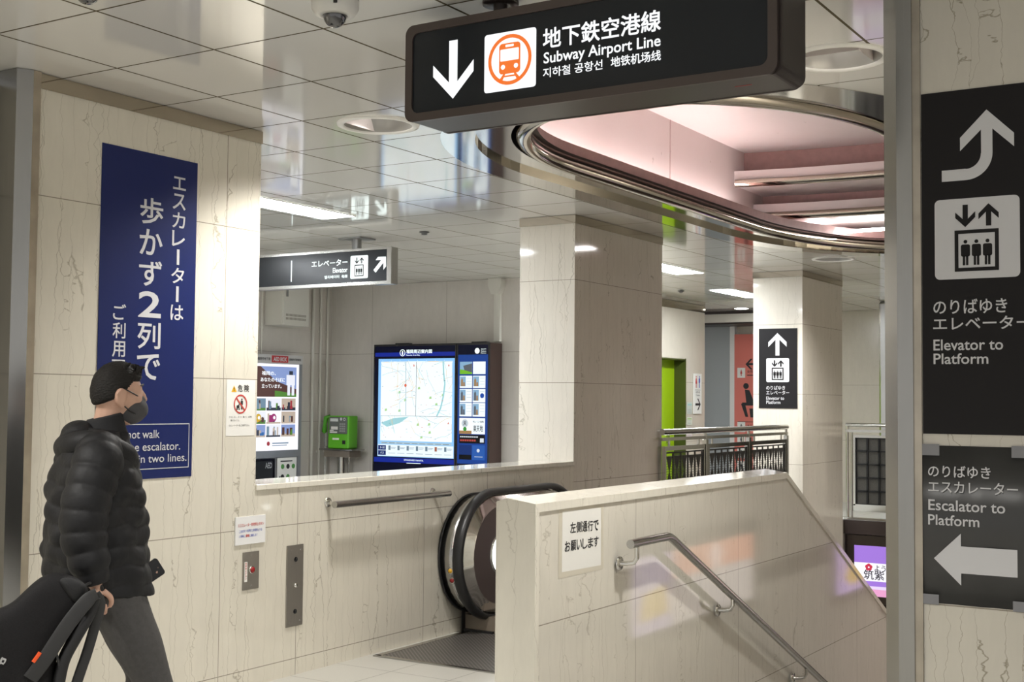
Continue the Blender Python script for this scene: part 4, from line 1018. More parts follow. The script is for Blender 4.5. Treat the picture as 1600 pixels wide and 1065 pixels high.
# ------------------------------------------------------------------ railings round the well
def lattice(b, u0, u1, v0, v1, nx, ny):
    """cast screen: cells with two facing triangles and fine bars between"""
    cw, ch = (u1-u0)/nx, (v1-v0)/ny
    for i in range(nx+1): b.box(u0+i*cw-.008, u0+i*cw+.008, -.006, .006, v0, v1)
    for j in range(ny+1): b.box(u0, u1, -.006, .006, v0+j*ch-.007, v0+j*ch+.007)
    for i in range(nx):
        for j in range(ny):
            a0, a1, c0, c1 = u0+i*cw+.008, u0+(i+1)*cw-.008, v0+j*ch+.008, v0+(j+1)*ch-.032; um, vm = (a0+a1)/2, (c0+c1)/2
            b.prism([(a0+.012, c1), (a1-.012, c1), (um, vm)], -.003, .003, 'y'); b.prism([(a0+.012, c0), (a1-.012, c0), (um, vm)], -.003, .003, 'y')
            for k in range(1, 12):
                z = c0+(c1-c0)*k/12; q = abs(z-vm)/(c1-c0)*2*(a1-a0)/2
                if (a1-a0)/2-q > .01:
                    b.box(a0, um-q, -.002, .002, z-.002, z+.002); b.box(um+q, a1, -.002, .002, z-.002, z+.002)
M_iron = mat('dark_cast_iron', (.030, .026, .022), .35, .6)
M_rail = mat('railing_steel', (.50, .49, .45), .14, 1.0)
t = thing('railing', 'long railing with dark cast panels of hourglass cells between the white columns', 'railing', (10.66, 4.955, 0), 0)
Lr = 3.11
b = MB(); b.tube([(-.15, 0, 1.325), (Lr/2, 0, 1.328), (Lr, 0, 1.33)], .028, 14); b.build('top_rail', M_rail, t)
b = MB(); b.box(-.15, Lr+.02, -.012, .012, 1.245, 1.275); b.build('middle_rail', M_rail, t)
px = [-.16, .83, 1.955, Lr-.02]
for x in px[1:]:
    b = MB(); b.box(x-.028, x+.028, -.022, .022, -.001, 1.24); b.cyl((x, 0, 1.24), (x, 0, 1.31), .014, 10); b.build('post', M_rail, t, bevel=.003)
for i in range(3):
    xa, xb = px[i]+.04, px[i+1]-.04
    b = MB(); b.box(xa, xb, -.016, .016, 1.155, 1.195); b.box(xa, xb, -.016, .016, .12, .16); b.box(xa, xa+.03, -.016, .016, .16, 1.155); b.box(xb-.03, xb, -.016, .016, .16, 1.155)
    f_ = b.build('panel_frame', M_rail, t)
    b = MB(); lattice(b, xa+.045, xb-.045, .175, 1.135, max(3, round((xb-xa)/.175)), 3); b.build('cast_screen', M_iron, f_)
    for x in (xa+.12, xb-.12):
        b = MB(); b.cyl((x, 0, 1.19), (x, 0, 1.25), .011, 8); b.build('spacer', M_rail, t)
t = thing('railing', 'railing with black square lattice panel on the dark ledge across the stairwell', 'railing', (17.47, 5.43, 0), FX)
Lr = 3.2
b = MB(); b.tube([(0, 0, 1.305), (Lr, 0, 1.305)], .025, 12); b.build('top_rail', M_rail, t)
b = MB(); b.box(0, Lr, -.02, .02, 1.205, 1.24); b.build('middle_rail', M_rail, t)
for x in (.02, 1.55, 3.1):
    b = MB(); b.cyl((x, 0, .0), (x, 0, 1.29), .022, 12); b.cyl((x+.06, 0, .0), (x+.06, 0, 1.22), .015, 10); b.build('post', M_rail, t)
for xa in (.105, 1.65):
    b = MB()
    for a in ((xa, xa+1.35, 1.13, 1.165), (xa, xa+1.35, .12, .215), (xa, xa+.028, .2, 1.13), (xa+1.322, xa+1.35, .2, 1.13)): b.box(a[0], a[1], -.02, .02, a[2], a[3])
    f_ = b.build('panel_frame', M_rail, t)
    b = MB(); b.box(xa+.028, xa+1.322, .012, .016, .215, 1.13, 1)
    for k in range(9): b.box(xa+.03+.161*k-.012, xa+.03+.161*k+.012, -.012, .012, .215, 1.13)
    for k in range(6): b.box(xa+.03, xa+1.32, -.012, .012, .215+.183*k-.011, .215+.183*k+.011)
    b.build('cast_screen', [mat('black_iron', (.008, .008, .008), .4, .3), mat('woven_backing', (.07, .065, .055), .6, noise=.6, nscale=120)], f_)
b = MB(); b.box(-.1, Lr, -.03, .05, .0, .03); b.build('base_rail', M_rail, t)

# ------------------------------------------------------------------ far right display in the well, poster on the stairwell wall
def display(name, lb, loc, rz, w, h, draw):
    t = thing(name, lb, 'display', loc, rz)
    b = MB(); b.box(-.10, w+.1, -.05, -.002, -.1, h+.14); b.build('frame', mat('bronze_frame', (.06, .046, .035), .3, .4), t, bevel=.005)
    draw(t, w, h); return t
def draw1(t, w, h):
    b = MB(); b.frect(0, w, 0, h, .052, 0)
    b.frect(0, w, .30*h, .66*h, .053, 1); b.frect(0, w, 0, .14*h, .0535, 2); b.frect(0, w, .14*h, .20*h, .0535, 5)
    for k in range(5):
        a = PI/2+2*PI*k/5; b.fcirc(.20+.026*math.cos(a), .50*h+.05+.026*math.sin(a), .026, .055, 3, 12)
    b.fcirc(.20, .50*h+.05, .012, .0555, 1, 10)
    b.frect(.62*w, .98*w, .22*h, .62*h, .0545, 4)
    b.build('lit_poster', [emi('a77de0', 1.0), emi('f3f0fa', 1.2), emi('f0a8d4', 1.0), emi('d8405a', .9), emi('e8c848', .9), emi('e6d4f4', 1.1)], t)
    b = MB(); b.ftext('よ', .28, .50*h, .345, .50*h+.085, .055, 0, .01); b.ftext('う', .37, .50*h, .43, .50*h+.085, .055, 0, .01); b.ftext('筑紫', .13, .33*h, .41, .33*h+.13, .055, 0, .01); b.build('lettering', M_ink, t)
display('lit_display', 'purple and white lit advertisement with red blossom below the far railing ledge', (17.47, 5.305, -1.02), FX, 1.0, .68, draw1)
def draw2(t, w, h):
    b = MB(); b.frect(0, w, 0, h, .052, 0); b.frect(0, .7*w, .62*h, h, .053, 1); b.frect(.72*w, w, .0, h, .053, 2); b.fpoly([(.74*w, .2*h), (.95*w, .15*h), (.93*w, .5*h), (.76*w, .6*h)], .054, 3)
    for k in range(5):
        a = PI/2+2*PI*k/5; b.fcirc(.35*w+.07*math.cos(a), .8*h+.07*math.sin(a), .06, .054, 4, 14)
    b.build('lit_poster', [emi('e8dcd8', 1.7), emi('f0a080', 2.0), emi('c8b8e0', 1.9), emi('e0b840', 1.9), emi('f6e0da', 2.2)], t)
display('lit_display', 'wide lit poster with a pale flower on the stairwell wall, seen only as a reflection', (11.75, 1.2, -.28), PI, 2.6, .62, draw2)
def draw3(t, w, h):
    b = MB(); b.frect(0, w, 0, h, .052, 0); b.fpoly([(.1*w, .2*h), (.6*w, .1*h), (.75*w, .3*h), (.55*w, .75*h), (.15*w, .7*h)], .053, 1); b.frect(.1*w, .3*w, .45*h, .8*h, .054, 2)
    b.build('lit_poster', [emi('c8a8e8', 1.9), emi('e8c030', 1.8), emi('d88070', 1.7)], t)
display('lit_display', 'lilac lit poster with a yellow shape on the stairwell wall, seen only as a reflection', (15.6, 1.2, -.60), PI, 1.25, .6, draw3)

# ------------------------------------------------------------------ far left background: green door, restroom signs
DG = mat('lime_door_paint', (.27, .43, .004), .35)
b = MB(); b.box(16.32, 17.785, 8.18, 8.24, .005, 2.235); d_ = struct(b.build('door_1', DG))
b = MB(); b.box(17.10, 17.20, 8.175, 8.181, 1.62, 1.98); b.build('pane', mat('door_pane', (.42, .46, .38), .2), d_)
b = MB()
for k in range(17): b.box(17.10, 17.165, 8.177, 8.181, 1.44-.07*k-.014, 1.44-.07*k+.012); 
for k in range(17): b.box(17.10+(.045 if k % 3 else 0), 17.115+(.045 if k % 3 else 0), 8.1775, 8.181, 1.44-.07*k-.03, 1.44-.07*k+.028)
b.build('lettering', M_ink, d_)
b = MB(); b.box(17.50, 17.53, 8.14, 8.18, .98, 1.12); b.build('door_handle', M_steel, d_)
b = MB(); b.box(17.775, 17.795, 7.99, 8.19, 0, 2.26); b.box(16.3, 17.795, 7.99, 8.19, 2.232, 2.252); struct(b.build('trim_12', mat('olive_jamb', (.05, .062, .010), .4)))
t = thing('restroom_sign', 'white upright toilet sign with red and blue figures and black right arrow', 'sign', (18.06, 7.994, 1.42), 0)
b = MB(); b.box(0, .30, -.012, -.001, 0, .62); b.build('panel', M_paper, t)
b = MB(); person_icon(b, .09, .40, .19, .014, 0, True); b.build('woman_figure', M_redink, t)
b = MB(); person_icon(b, .21, .40, .19, .014, 0); b.build('man_figure', M_blueink, t)
b = MB(); b.frect(.147, .153, .40, .60, .014); b.frect(.05, .25, .365, .37, .014); b.ftext('お手洗', .07, .315, .23, .35, .014, 0, .01); b.ftext('Toilet', .07, .275, .23, .30, .014, 0, .01); b.farrow((.26, .145), 0, .2, .09, .035, .014, 0); b.build('lettering', M_ink, t)
for k, (z0_, z1_, c_, lb) in enumerate(((1.42, 1.60, (.50, .55, .50), 'pale green paper sheet beside the lime door, topmost of three'), (1.25, 1.37, (.62, .66, .55), 'white paper sheet with green stripe beside the lime door, middle of three'), (1.05, 1.21, (.66, .56, .56), 'pale pink paper sheet beside the lime door, lowest of three'))):
    t = thing('paper_notice', lb, 'notice', (17.83, 7.994, z0_), 0, 'paper sheets beside the lime door')
    b = MB(); b.box(0, .19, -.003, -.0005, 0, z1_-z0_); b.build('sheet', mat('notice_%d' % k, c_, .6), t)
    b = MB(); b.frect(.02, .17, (z1_-z0_)*.72, (z1_-z0_)*.85, .0042, 0)
    for q_ in range(3): b.frect(.02, .15, .02+.022*q_, .026+.022*q_, .0042, 1)
    b.build('print', [mat('notice_p%d' % k, [(.3, .5, .5), (.3, .45, .12), (.6, .35, .42)][k], .6), mat('grey_print', (.35, .35, .35), .6)], t)
y0, z0 = 8.262, 0.3
t = thing('wall_panel', 'coral red toilet information panel with black seated figure behind the distant column', 'sign', (20.40, y0, .3), FX)
b = MB(); b.box(0, 1.2, -.01, .09, 0, 2.46); b.build('panel', mat('coral_print', (.70, .19, .15), .4), t)
b = MB(); s_ = .0; 
b.farrow((.20, 1.95), PI, .36, .09, .035, .013, 0); b.fcirc(.21, 1.58, .05, .013, 0, 18)
b.fpoly([(.19, 1.52), (.27, 1.51), (.36, 1.30), (.35, 1.26), (.22, 1.255)], .013, 0); b.fpoly([(.14, 1.30), (.34, 1.30), (.34, 1.25), (.14, 1.25)], .0135, 0); b.fpoly([(.12, 1.28), (.19, 1.29), (.25, 1.06), (.20, 1.06)], .014, 0); b.fpoly([(.27, 1.20), (.45, 1.20), (.45, 1.05), (.29, 1.05)], .0135, 0)
b.frect(.06, .9, .97, .978, .013, 0)
for k, tx in enumerate(('女性トイレ', 'オストメイト', 'おむつ交換', 'ベビーチェア', '幼児用')):
    z = (1.72, .80, .58, .36, .14)[k]; b.ftext(tx, .23, z+.08, .50, z+.13, .013, 0, .01); b.frect(.23, .48, z+.035, z+.05, .013, 0)
b.build('lettering', M_ink, t)
for k in range(5):
    z = (1.72, .80, .58, .36, .14)[k]
    b = MB(); b.frect(.055, .195, z, z+.17, .013, 0); person_icon(b, .125, z+.03, .11, .015, 1, k == 0); b.build('symbol_tile', [M_paper, M_redink if k == 0 else M_ink], t)
# ------------------------------------------------------------------ the man walking past with a phone and a backpack
HEAD = R(-36)
PX, PY = 3.405, 3.985
def fused(b, name, m, parent, voxel, smooth=6, dec=None):
    """merge overlapping volumes into one continuous skin"""
    o = b.build(name, m, parent)
    md = o.modifiers.new('fuse', 'REMESH'); md.mode = 'VOXEL'; md.voxel_size = voxel; md.use_smooth_shade = True
    sm = o.modifiers.new('relax', 'SMOOTH'); sm.factor = .5; sm.iterations = smooth
    bpy.context.view_layer.update()
    me = bpy.data.meshes.new_from_object(o.evaluated_get(bpy.context.evaluated_depsgraph_get()))
    o.modifiers.clear(); old = o.data; o.data = me; bpy.data.meshes.remove(old); me.name = name
    for p in me.polygons: p.use_smooth = True
    return o
t = thing('person', 'man in a black quilted hooded jacket and grey face mask walking right, holding a phone', 'person', (PX, PY, 0), HEAD)
skin = mat('skin', (.56, .34, .25), .45, noise=.08, nscale=30)
def catmull(P, n=6):
    P = [Vector(p) for p in P]; out = []
    for i in range(len(P)-1):
        a, b_, c, d = P[max(i-1, 0)], P[i], P[i+1], P[min(i+2, len(P)-1)]
        for k in range(n):
            s = k/n; out.append(.5*((2*b_)+(c-a)*s+(2*a-5*b_+4*c-d)*s*s+(3*b_-a-3*c+d)*s**3))
    out.append(P[-1]); return out
def limb(b, pts, rad, n=5, seg=16):
    path = catmull(pts, n); N = len(path)-1; rr = []
    for i in range(N+1):
        f_ = i/N*(len(rad)-1); k = min(int(f_), len(rad)-2); s = f_-k; s = s*s*(3-2*s)
        A, B = rad[k], rad[k+1]
        A = A if isinstance(A, tuple) else (A, A); B = B if isinstance(B, tuple) else (B, B)
        rr.append((A[0]+(B[0]-A[0])*s, A[1]+(B[1]-A[1])*s))
    b.tube(path, 0, seg, radii=rr)
    return path
# joints in the walker's frame: +x the way he walks, +y his left, z up
SH_R, EL_R, WR_R = (-.045, -.205, 1.375), (-.095, -.265, 1.12), (-.062, -.285, .905)
SH_L, EL_L, WR_L = (-.02, .195, 1.375), (-.06, .245, 1.10), (.060, .12, .925)
HIP, KN_R, AN_R = (.005, -.095, .86), (.182, -.10, .47), (.280, -.10, .085)
HIPL, KN_L, AN_L = (.0, .095, .86), (.160, .10, .48), (.0, .10, .12)
_ht = R(15)
def turn(p):   # the head is turned a little to his left
    x, y, z = p[0]-.01, p[1], p[2]
    return (.01+x*math.cos(_ht)-y*math.sin(_ht)+.016, x*math.sin(_ht)+y*math.cos(_ht), z+.002)
b = MB()
HC = (.012, 0, 1.612)
def skull(d):
    x, y, z = d; q = 1.0
    if x > 0 and z > -.2: q -= .05*max(0, x)*max(0, z)                # sloping forehead
    if x < 0: q += .05*(-x)*max(0, .3+z)                              # back of the head
    return q
b.ell(HC, (.096, .074, .108), 28, 18, 0, skull)
b.ell((.045, 0, 1.548), (.055, .055, .062), 20, 12)                    # jaw
b.ell((.075, 0, 1.512), (.022, .024, .020), 14, 8)                     # chin
b.ell((.078, 0, 1.640), (.024, .052, .014), 16, 8)                     # brow
b.tube([(.098, 0, 1.632), (.112, 0, 1.608), (.120, 0, 1.590), (.104, 0, 1.580)], 0, 10, radii=[.008, .011, .014, .012])
b.ell((.088, 0, 1.556), (.016, .024, .010), 12, 8)                     # lips
for s in (-1, 1):
    b.ell((.068, s*.045, 1.592), (.026, .020, .020), 12, 8)            # cheek
    b.ell((-.006, s*.080, 1.598), (.024, .013, .036), 16, 12)          # ear
    b.ell((.0, s*.078, 1.568), (.012, .011, .016), 10, 8)
    b.tube([(.012, s*.082, 1.600), (.010, s*.090, 1.622), (-.008, s*.094, 1.630), (-.026, s*.093, 1.612), (-.022, s*.090, 1.585), (-.004, s*.086, 1.566)], .0055, 8)
b.xform(turn)
limb(b, [(-.035, 0, 1.40), (-.016, 0, 1.47), (.008, 0, 1.56)], [.062, .056, .060])
limb(b, [(.02, 0, .84), (-.005, 0, 1.0), (-.03, 0, 1.2), (-.04, 0, 1.36), (-.035, 0, 1.43)], [(.155, .105), (.14, .10), (.165, .11), (.17, .10), (.07, .06)])
for a, e, w_ in ((SH_R, EL_R, WR_R), (SH_L, EL_L, WR_L)): limb(b, [a, e, w_], [.052, .042, .027], 8)
for a, k_, n_ in ((HIP, KN_R, AN_R), (HIPL, KN_L, AN_L)): limb(b, [a, k_, n_], [.082, .055, .038], 8)
for an, s in ((AN_R, 1), (AN_L, 0)):
    if s: limb(b, [(an[0]-.03, an[1], .055), (an[0]+.07, an[1], .05), (an[0]+.17, an[1], .045)], [.035, .036, .026])
    else: limb(b, [(an[0]-.02, an[1], an[2]-.03), (an[0]+.06, an[1], .055), (an[0]+.15, an[1], .04)], [.035, .036, .026])
def hand(b, wrist, d_palm, d_side, d_norm, curl, spread=.3):
    """palm with four bent fingers and a thumb; d_palm along the hand, d_side towards the thumb, d_norm out of the palm side"""
    W_ = Vector(wrist); P = Vector(d_palm).normalized(); S = Vector(d_side).normalized(); N_ = Vector(d_norm).normalized()
    limb(b, [W_-P*.01, W_+P*.03, W_+P*.06, W_+P*.088], [(.026, .019), (.036, .016), (.041, .014), (.038, .012)], 4, 14)
    for k, (off, L) in enumerate(((.028, .072), (.010, .080), (-.009, .075), (-.027, .060))):
        p0 = W_+P*.082+S*off; a = 0; pts = [p0-P*.012, p0]; p = p0
        for j, fr in enumerate((.45, .32, .23)):
            a += curl[j]; dv = P*math.cos(a)+N_*math.sin(a); p = p+dv*L*fr; pts.append(p)
        limb(b, pts, [.0090, .0092, .0085, .0080, .0066], 3, 10)
    q0 = W_+P*.022+S*.026
    limb(b, [q0, q0+S*.022+P*.022+N_*.006, q0+S*.028+P*.046+N_*.016, q0+S*.020+P*.066+N_*.026], [.0125, .0115, .0100, .0078], 3, 10)
hand(b, WR_R, (.12, .02, -.99), (.95, -.15, .1), (-.05, .98, 0), (.75, 1.1, .8))
hand(b, WR_L, (.80, -.25, -.15), (.1, .35, .9), (.25, -.95, .25), (.35, .55, .4))
body = fused(b, 'body', skin, t, .0052, 4)
# eyes and brows
for s in (-1, 1):
    b = MB(); b.ell((.079, s*.033, 1.617), (.0125, .0125, .009), 14, 10, 0); b.ell((.0885, s*.034, 1.617), (.0045, .0055, .0055), 10, 8, 1)
    b.xform(turn); b.build('eye', [mat('eye_white', (.7, .68, .65), .2), M_blackm], body)
    b = MB(); b.tube([(.100, s*.016, 1.642), (.098, s*.035, 1.648), (.082, s*.054, 1.643)], 0, 8, radii=[.003, .0045, .002]); b.xform(turn); b.build('eyebrow', mat('brow_hair', (.015, .012, .010), .6), body)
# hair: short sides, swept-up front
def hairshape(d):
    x, y, z = d; q = 1.085
    hl = .42 if x > .45 else (.05+.0*x if x > .05 else -.12-.42*min(1, -x+.05) if x < .05 else 0)
    if .05 < x <= .45: hl = .02+(x-.05)/.40*.40
    f_ = max(0, min(1, (z-hl)/.10+.5)); q = .90+.185*f_
    if z > .3: q += .085*max(0, x+.15)*(z-.2)+.02*z
    if f_ > .5: q += .012*math.sin(x*31+y*17)*math.sin(y*41+z*23)+.008*math.sin(x*67-z*40+y*30)
    return q
b = MB(); b.ell((.008, 0, 1.620), (.097, .0755, .107), 60, 44, 0, hairshape)
for k in range(34):
    a = rn.uniform(-1, 1); x0_ = rn.uniform(.0, .085); y_ = a*.055*(1-.25*(x0_/.085))
    z_ = 1.715-.30*max(0, x0_-.02)**1.0*.55-.9*y_*y_*2
    b.tube([(x0_, y_, z_-.012), (x0_+.008, y_*1.02, z_+.010), (x0_+.024, y_*1.03, z_+.022-.1*x0_)], 0, 6, radii=[.013, .009, .003])
b.xform(turn); b.build('hair', mat('black_hair', (.010, .0085, .0075), .62, spec=.3, noise=.4, nscale=160, bump=.6, aniso=(.4, 1, 1)), t)
# face mask with its ear loop
b = MB()
def mk(d):
    x, y, z = d; return 1.0+.10*max(0, x)**3*(1 if z > -.4 else .6)
b.ell((.056, 0, 1.549), (.070, .065, .060), 28, 18, 0, mk)
b.ell((.078, 0, 1.584), (.046, .038, .030), 20, 12, 0)
b.xform(turn)
fm = fused(b, 'face_mask', mat('charcoal_mask', (.060, .058, .062), .75), t, .0042, 8)
for s in (-1, 1):
    b = MB(); b.tube([(.075, s*.056, 1.600), (.045, s*.073, 1.613), (.012, s*.083, 1.628), (-.010, s*.086, 1.632)], .0026, 6); b.tube([(.060, s*.062, 1.532), (.035, s*.072, 1.543), (.010, s*.079, 1.562), (-.006, s*.082, 1.572)], .0026, 6); b.xform(turn); b.build('ear_loop', M_black, fm)
# neck gaiter
b = MB(); b.loft([[(cx_+r_*1.02*math.cos(2*PI*k/28), r_*math.sin(2*PI*k/28), z_+.018*math.cos(2*PI*k/28)) for k in range(28)] for cx_, r_, z_ in ((-.028, .105, 1.42), (-.026, .088, 1.455), (-.022, .078, 1.475), (-.020, .0765, 1.495), (-.018, .074, 1.505), (-.016, .0745, 1.52), (-.014, .071, 1.528), (-.014, .062, 1.522))]); b.build('neck_gaiter', mat('black_knit', (.012, .012, .014), .85), t)
# quilted jacket: torso and sleeves fused, baffles as soft ridges
black_nylon = mat('black_nylon', (.0105, .0105, .0118), .58, spec=.28, noise=.3, nscale=16, bump=.55)
def baffle(s, pitch): return .0135*abs(math.sin(PI*s/pitch))**.42-.009
b = MB(); rings = []
prof = [(.845, -.005, .178, .205), (.90, -.03, .198, .222), (1.0, -.042, .196, .225), (1.12, -.044, .188, .225), (1.25, -.046, .178, .232), (1.34, -.046, .158, .222), (1.40, -.042, .132, .185), (1.44, -.036, .108, .140), (1.475, -.03, .092, .105)]
nz_ = 100
for i in range(nz_+1):
    z_ = .845+(1.475-.845)*i/nz_
    for k in range(len(prof)-1):
        if prof[k][0] <= z_+1e-9 <= prof[k+1][0]+1e-6: break
    s = (z_-prof[k][0])/(prof[k+1][0]-prof[k][0]); c_, dx_, dy_ = [prof[k][q]+(prof[k+1][q]-prof[k][q])*s for q in (1, 2, 3)]
    ring = []
    for j in range(96):
        a = 2*PI*j/96; zz = z_+.008*math.sin(3*a+1)+.005*math.sin(7*a); q = baffle(zz, .074)+.006*abs(math.sin(4.5*a+1.57*math.floor(zz/.074)))**.4-.004 if z_ < 1.42 else 0
        wob = .006*math.sin(5*a+z_*19)+.004*math.sin(9*a-z_*31)
        ring.append((c_+(dx_+q+wob)*math.copysign(abs(math.cos(a))**.9, math.cos(a)), (dy_+q+wob)*math.copysign(abs(math.sin(a))**.9, math.sin(a)), z_-.012*math.cos(a)))
    rings.append(ring)
b.loft(rings)
def sleeve(b, pts, rad):
    path = catmull(pts, 26); N = len(path)-1; L = 0; rr = []
    for i in range(N+1):
        if i: L += (path[i]-path[i-1]).length
        f_ = i/N*(len(rad)-1); k = min(int(f_), len(rad)-2); s = f_-k; s = s*s*(3-2*s)
        q = rad[k]+(rad[k+1]-rad[k])*s+baffle(L, .074)*.9; rr.append((q, q))
    b.tube(path, 0, 28, radii=rr)
sleeve(b, [(-.055, -.12, 1.405), (-.055, -.20, 1.36), (-.098, -.262, 1.21), (-.105, -.272, 1.10), (-.085, -.283, 1.0), (-.064, -.285, .912)], [.075, .092, .088, .084, .074, .052])
sleeve(b, [(-.03, .12, 1.405), (-.03, .20, 1.36), (-.06, .25, 1.20), (-.055, .25, 1.09), (.0, .19, 1.0), (.050, .125, .935)], [.075, .092, .088, .082, .068, .050])
jk = fused(b, 'jacket', black_nylon, t, .0058, 1)
b = MB()
hp = [(.085, -.095, 1.345), (.045, -.145, 1.385), (-.06, -.165, 1.425), (-.125, -.11, 1.415), (-.155, 0, 1.40), (-.125, .11, 1.415), (-.06, .165, 1.425), (.045, .145, 1.385), (.085, .095, 1.345)]
limb(b, hp, [(.024, .030), (.036, .042), (.050, .048), (.058, .052), (.055, .050), (.058, .052), (.050, .048), (.036, .042), (.024, .030)], 7, 20)
b.ell((-.112, 0, 1.452), (.072, .105, .058), 24, 14); b.ell((-.148, 0, 1.395), (.052, .13, .052), 24, 14)
b.ell((-.05, -.135, 1.43), (.085, .045, .04), 16, 10); b.ell((-.05, .135, 1.43), (.085, .045, .04), 16, 10)
fused(b, 'hood', black_nylon, jk, .0075, 6)
# trousers
b = MB(); trouser = mat('charcoal_trousers', (.050, .048, .047), .7, noise=.3, nscale=60, bump=.15)
limb(b, [(-.010, 0, .93), (-.008, 0, .85), (.004, 0, .78)], [(.165, .125), (.168, .128), (.15, .108)])
limb(b, [(.010, -.085, .87), (.098, -.10, .68), (.182, -.10, .48), (.235, -.10, .26), (.280, -.10, .07)], [.118, .096, .071, .068, .062], 8)
limb(b, [(.0, .085, .87), (.085, .095, .68), (.160, .10, .48), (.09, .10, .30), (.0, .10, .12)], [.116, .092, .070, .066, .060], 8)
fused(b, 'trousers', trouser, t, .0085, 3)
for an, rear in ((AN_R, 0), (AN_L, 1)):
    b = MB(); y_ = an[1]
    if not rear: limb(b, [(an[0]-.075, y_, .052), (an[0]+.0, y_, .058), (an[0]+.10, y_, .050), (an[0]+.205, y_, .036)], [(.034, .046), (.042, .055), (.046, .045), (.034, .026)])
    else: limb(b, [(an[0]-.06, y_, an[2]-.045), (an[0]+.01, y_, an[2]-.055), (an[0]+.085, y_, .065), (an[0]+.18, y_, .034)], [(.034, .042), (.042, .052), (.046, .044), (.036, .028)])
    fused(b, 'shoe', M_blackm, t, .007, 3)

# phone in his left hand (rests in the hand: a thing of its own)
t = thing('smartphone', 'black phone in the left hand of the walking man', 'phone', (PX, PY, 0), HEAD)
b = MB()
ph = rrect(-.037, .037, -.072, .072, .011)
b.prism(ph, -.0045, .0045, 'y'); o = b.build('body', mat('phone_black', (.012, .012, .014), .2), t, bevel=.0015)
o.location = (.150, .035, .893); o.rotation_euler = (0, R(58), R(8))
b = MB(); b.prism(rrect(-.034, .034, -.069, .069, .009), -.0053, -.0046, 'y'); o = b.build('screen', M_blackm, t); o.location = (.150, .035, .893); o.rotation_euler = (0, R(58), R(8))

# backpack carried by its top loop in the right hand
t = thing('backpack', 'large black fabric backpack with an orange tag, held low in the right hand', 'bag', (PX, PY, 0), HEAD)
pack = mat('black_pack_fabric', (.0135, .013, .0138), .8, spec=.15, noise=.35, nscale=200, bump=.12)
pack2 = mat('dark_grey_pack_fabric', (.024, .024, .025), .8, spec=.15, noise=.25, nscale=200, bump=.1)
def Q(a_, c_, y_=-.36):   # sketch coordinates of the bag's side view laid into the plane y = y_
    y_ -= .075
    return ((.002316+.000444*y_)*(a_-170)-.0104+.0769*y_, y_, 1.611-(.002438+.000467*y_)*(c_-607)-.00013*(a_-170))
outline = [(-100, 1020), (-40, 975), (-8, 955), (24, 946), (44, 925), (64, 905), (84, 893), (110, 894), (136, 905), (150, 920), (140, 944), (122, 972), (106, 1000), (97, 1030), (98, 1070), (60, 1150), (-20, 1190), (-90, 1160), (-120, 1090)]
b = MB(); cxp = sum(p[0] for p in outline)/len(outline); cyp = sum(p[1] for p in outline)/len(outline)
rings = []
for yy, s in ((-.475, .0), (-.472, .55), (-.462, .80), (-.440, .93), (-.40, 1.0), (-.33, 1.0), (-.29, .93), (-.268, .80), (-.26, .5), (-.26, 0)):
    rings.append([Q(cxp+(px_-cxp)*max(s, .001), cyp+(py_-cyp)*max(s, .001), yy) for px_, py_ in outline])
b.loft(rings, caps=False); o = b.build('main_body', pack, t, sub=2)
b = MB(); flap = [(96, 905), (112, 900), (132, 906), (144, 914), (141, 926), (132, 940), (124, 944), (112, 930), (104, 916)]
rings = []; fx = sum(p[0] for p in flap)/len(flap); fy = sum(p[1] for p in flap)/len(flap)
for yy, s in ((-.484, 0), (-.482, .6), (-.470, .9), (-.44, 1.03), (-.36, 1.05), (-.28, 1.0), (-.262, .8)): rings.append([Q(fx+(a-fx)*max(s, .001), fy+(c-fy)*max(s, .001), yy) for a, c in flap])
b.loft(rings, caps=False); b.build('top_flap', pack2, t, sub=2)
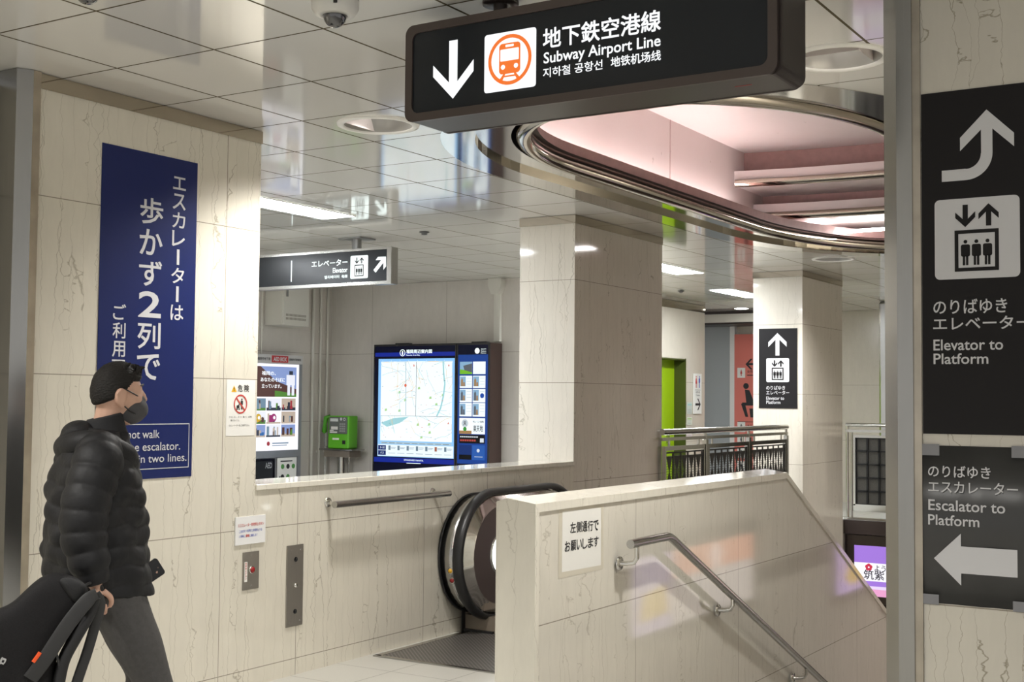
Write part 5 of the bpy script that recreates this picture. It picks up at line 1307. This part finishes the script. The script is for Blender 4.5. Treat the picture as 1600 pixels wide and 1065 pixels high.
def strap(name, pts, w, th, m, parent=t):
    b = MB(); path = catmull([Q(*p) for p in pts], 8); rr = [(th, w)]*len(path)
    rings = []
    for i, p in enumerate(path):
        a, c = path[max(i-1, 0)], path[min(i+1, len(path)-1)]; tv = (c-a).normalized(); nv = Vector((-tv.z, 0, tv.x)); yv = Vector((0, 1, 0))
        rings.append([tuple(p+nv*(w*cc)+yv*(th*ss)) for cc, ss in ((-1, -.6), (-.8, -1), (.8, -1), (1, -.6), (1, .6), (.8, 1), (-.8, 1), (-1, .6))])
    b.loft(rings); return b.build(name, m, parent, sub=1)
strap('shoulder_strap', [(160, 926, -.47), (146, 936, -.492), (120, 968, -.498), (97, 1003, -.498), (78, 1033, -.494), (58, 1060, -.48)], .026, .006, mat('strap_black', (.020, .020, .021), .6))
strap('shoulder_strap', [(158, 926, -.44), (166, 942, -.41), (157, 980, -.38), (146, 1020, -.36), (133, 1060, -.35), (112, 1130, -.35)], .019, .008, mat('strap_black', (.020, .020, .021), .6))
strap('side_edge', [(156, 930, -.42), (148, 958, -.42), (128, 994, -.42), (110, 1030, -.42), (102, 1070, -.42)], .020, .05, mat('inner_pack_black', (.008, .008, .009), .7))
strap('lower_cord', [(97, 1020, -.46), (103, 1040, -.46), (104, 1075, -.46)], .005, .004, M_black)
strap('haul_loop', [(136, 918, -.33), (146, 910, -.28), (157, 910, -.23), (166, 917, -.21), (166, 930, -.215), (154, 930, -.26), (142, 928, -.32)], .010, .010, mat('strap_black', (.020, .020, .021), .6))
strap('orange_tag', [(72.5, 1019, -.503), (67, 1027, -.503), (62, 1034, -.503)], .0065, .0025, mat('orange_webbing', (.75, .085, .01), .5))
b = MB(); y_ = -.489
def lg(pts): b.poly([Q(px_, py_, y_) for px_, py_ in pts])
lg([(9, 1036), (12, 1037), (16, 1028), (13, 1027)]); lg([(13, 1029), (20, 1032), (21, 1029), (14, 1026)]); lg([(18, 1032), (16.5, 1035), (18.5, 1036), (21, 1030.5)]); lg([(12, 1033), (17.5, 1035.5), (16.6, 1037.8), (11, 1035.2)])
b.build('emblem', mat('silver_print', (.42, .42, .42), .35), t)
bpy.data.objects.remove(_tobj)
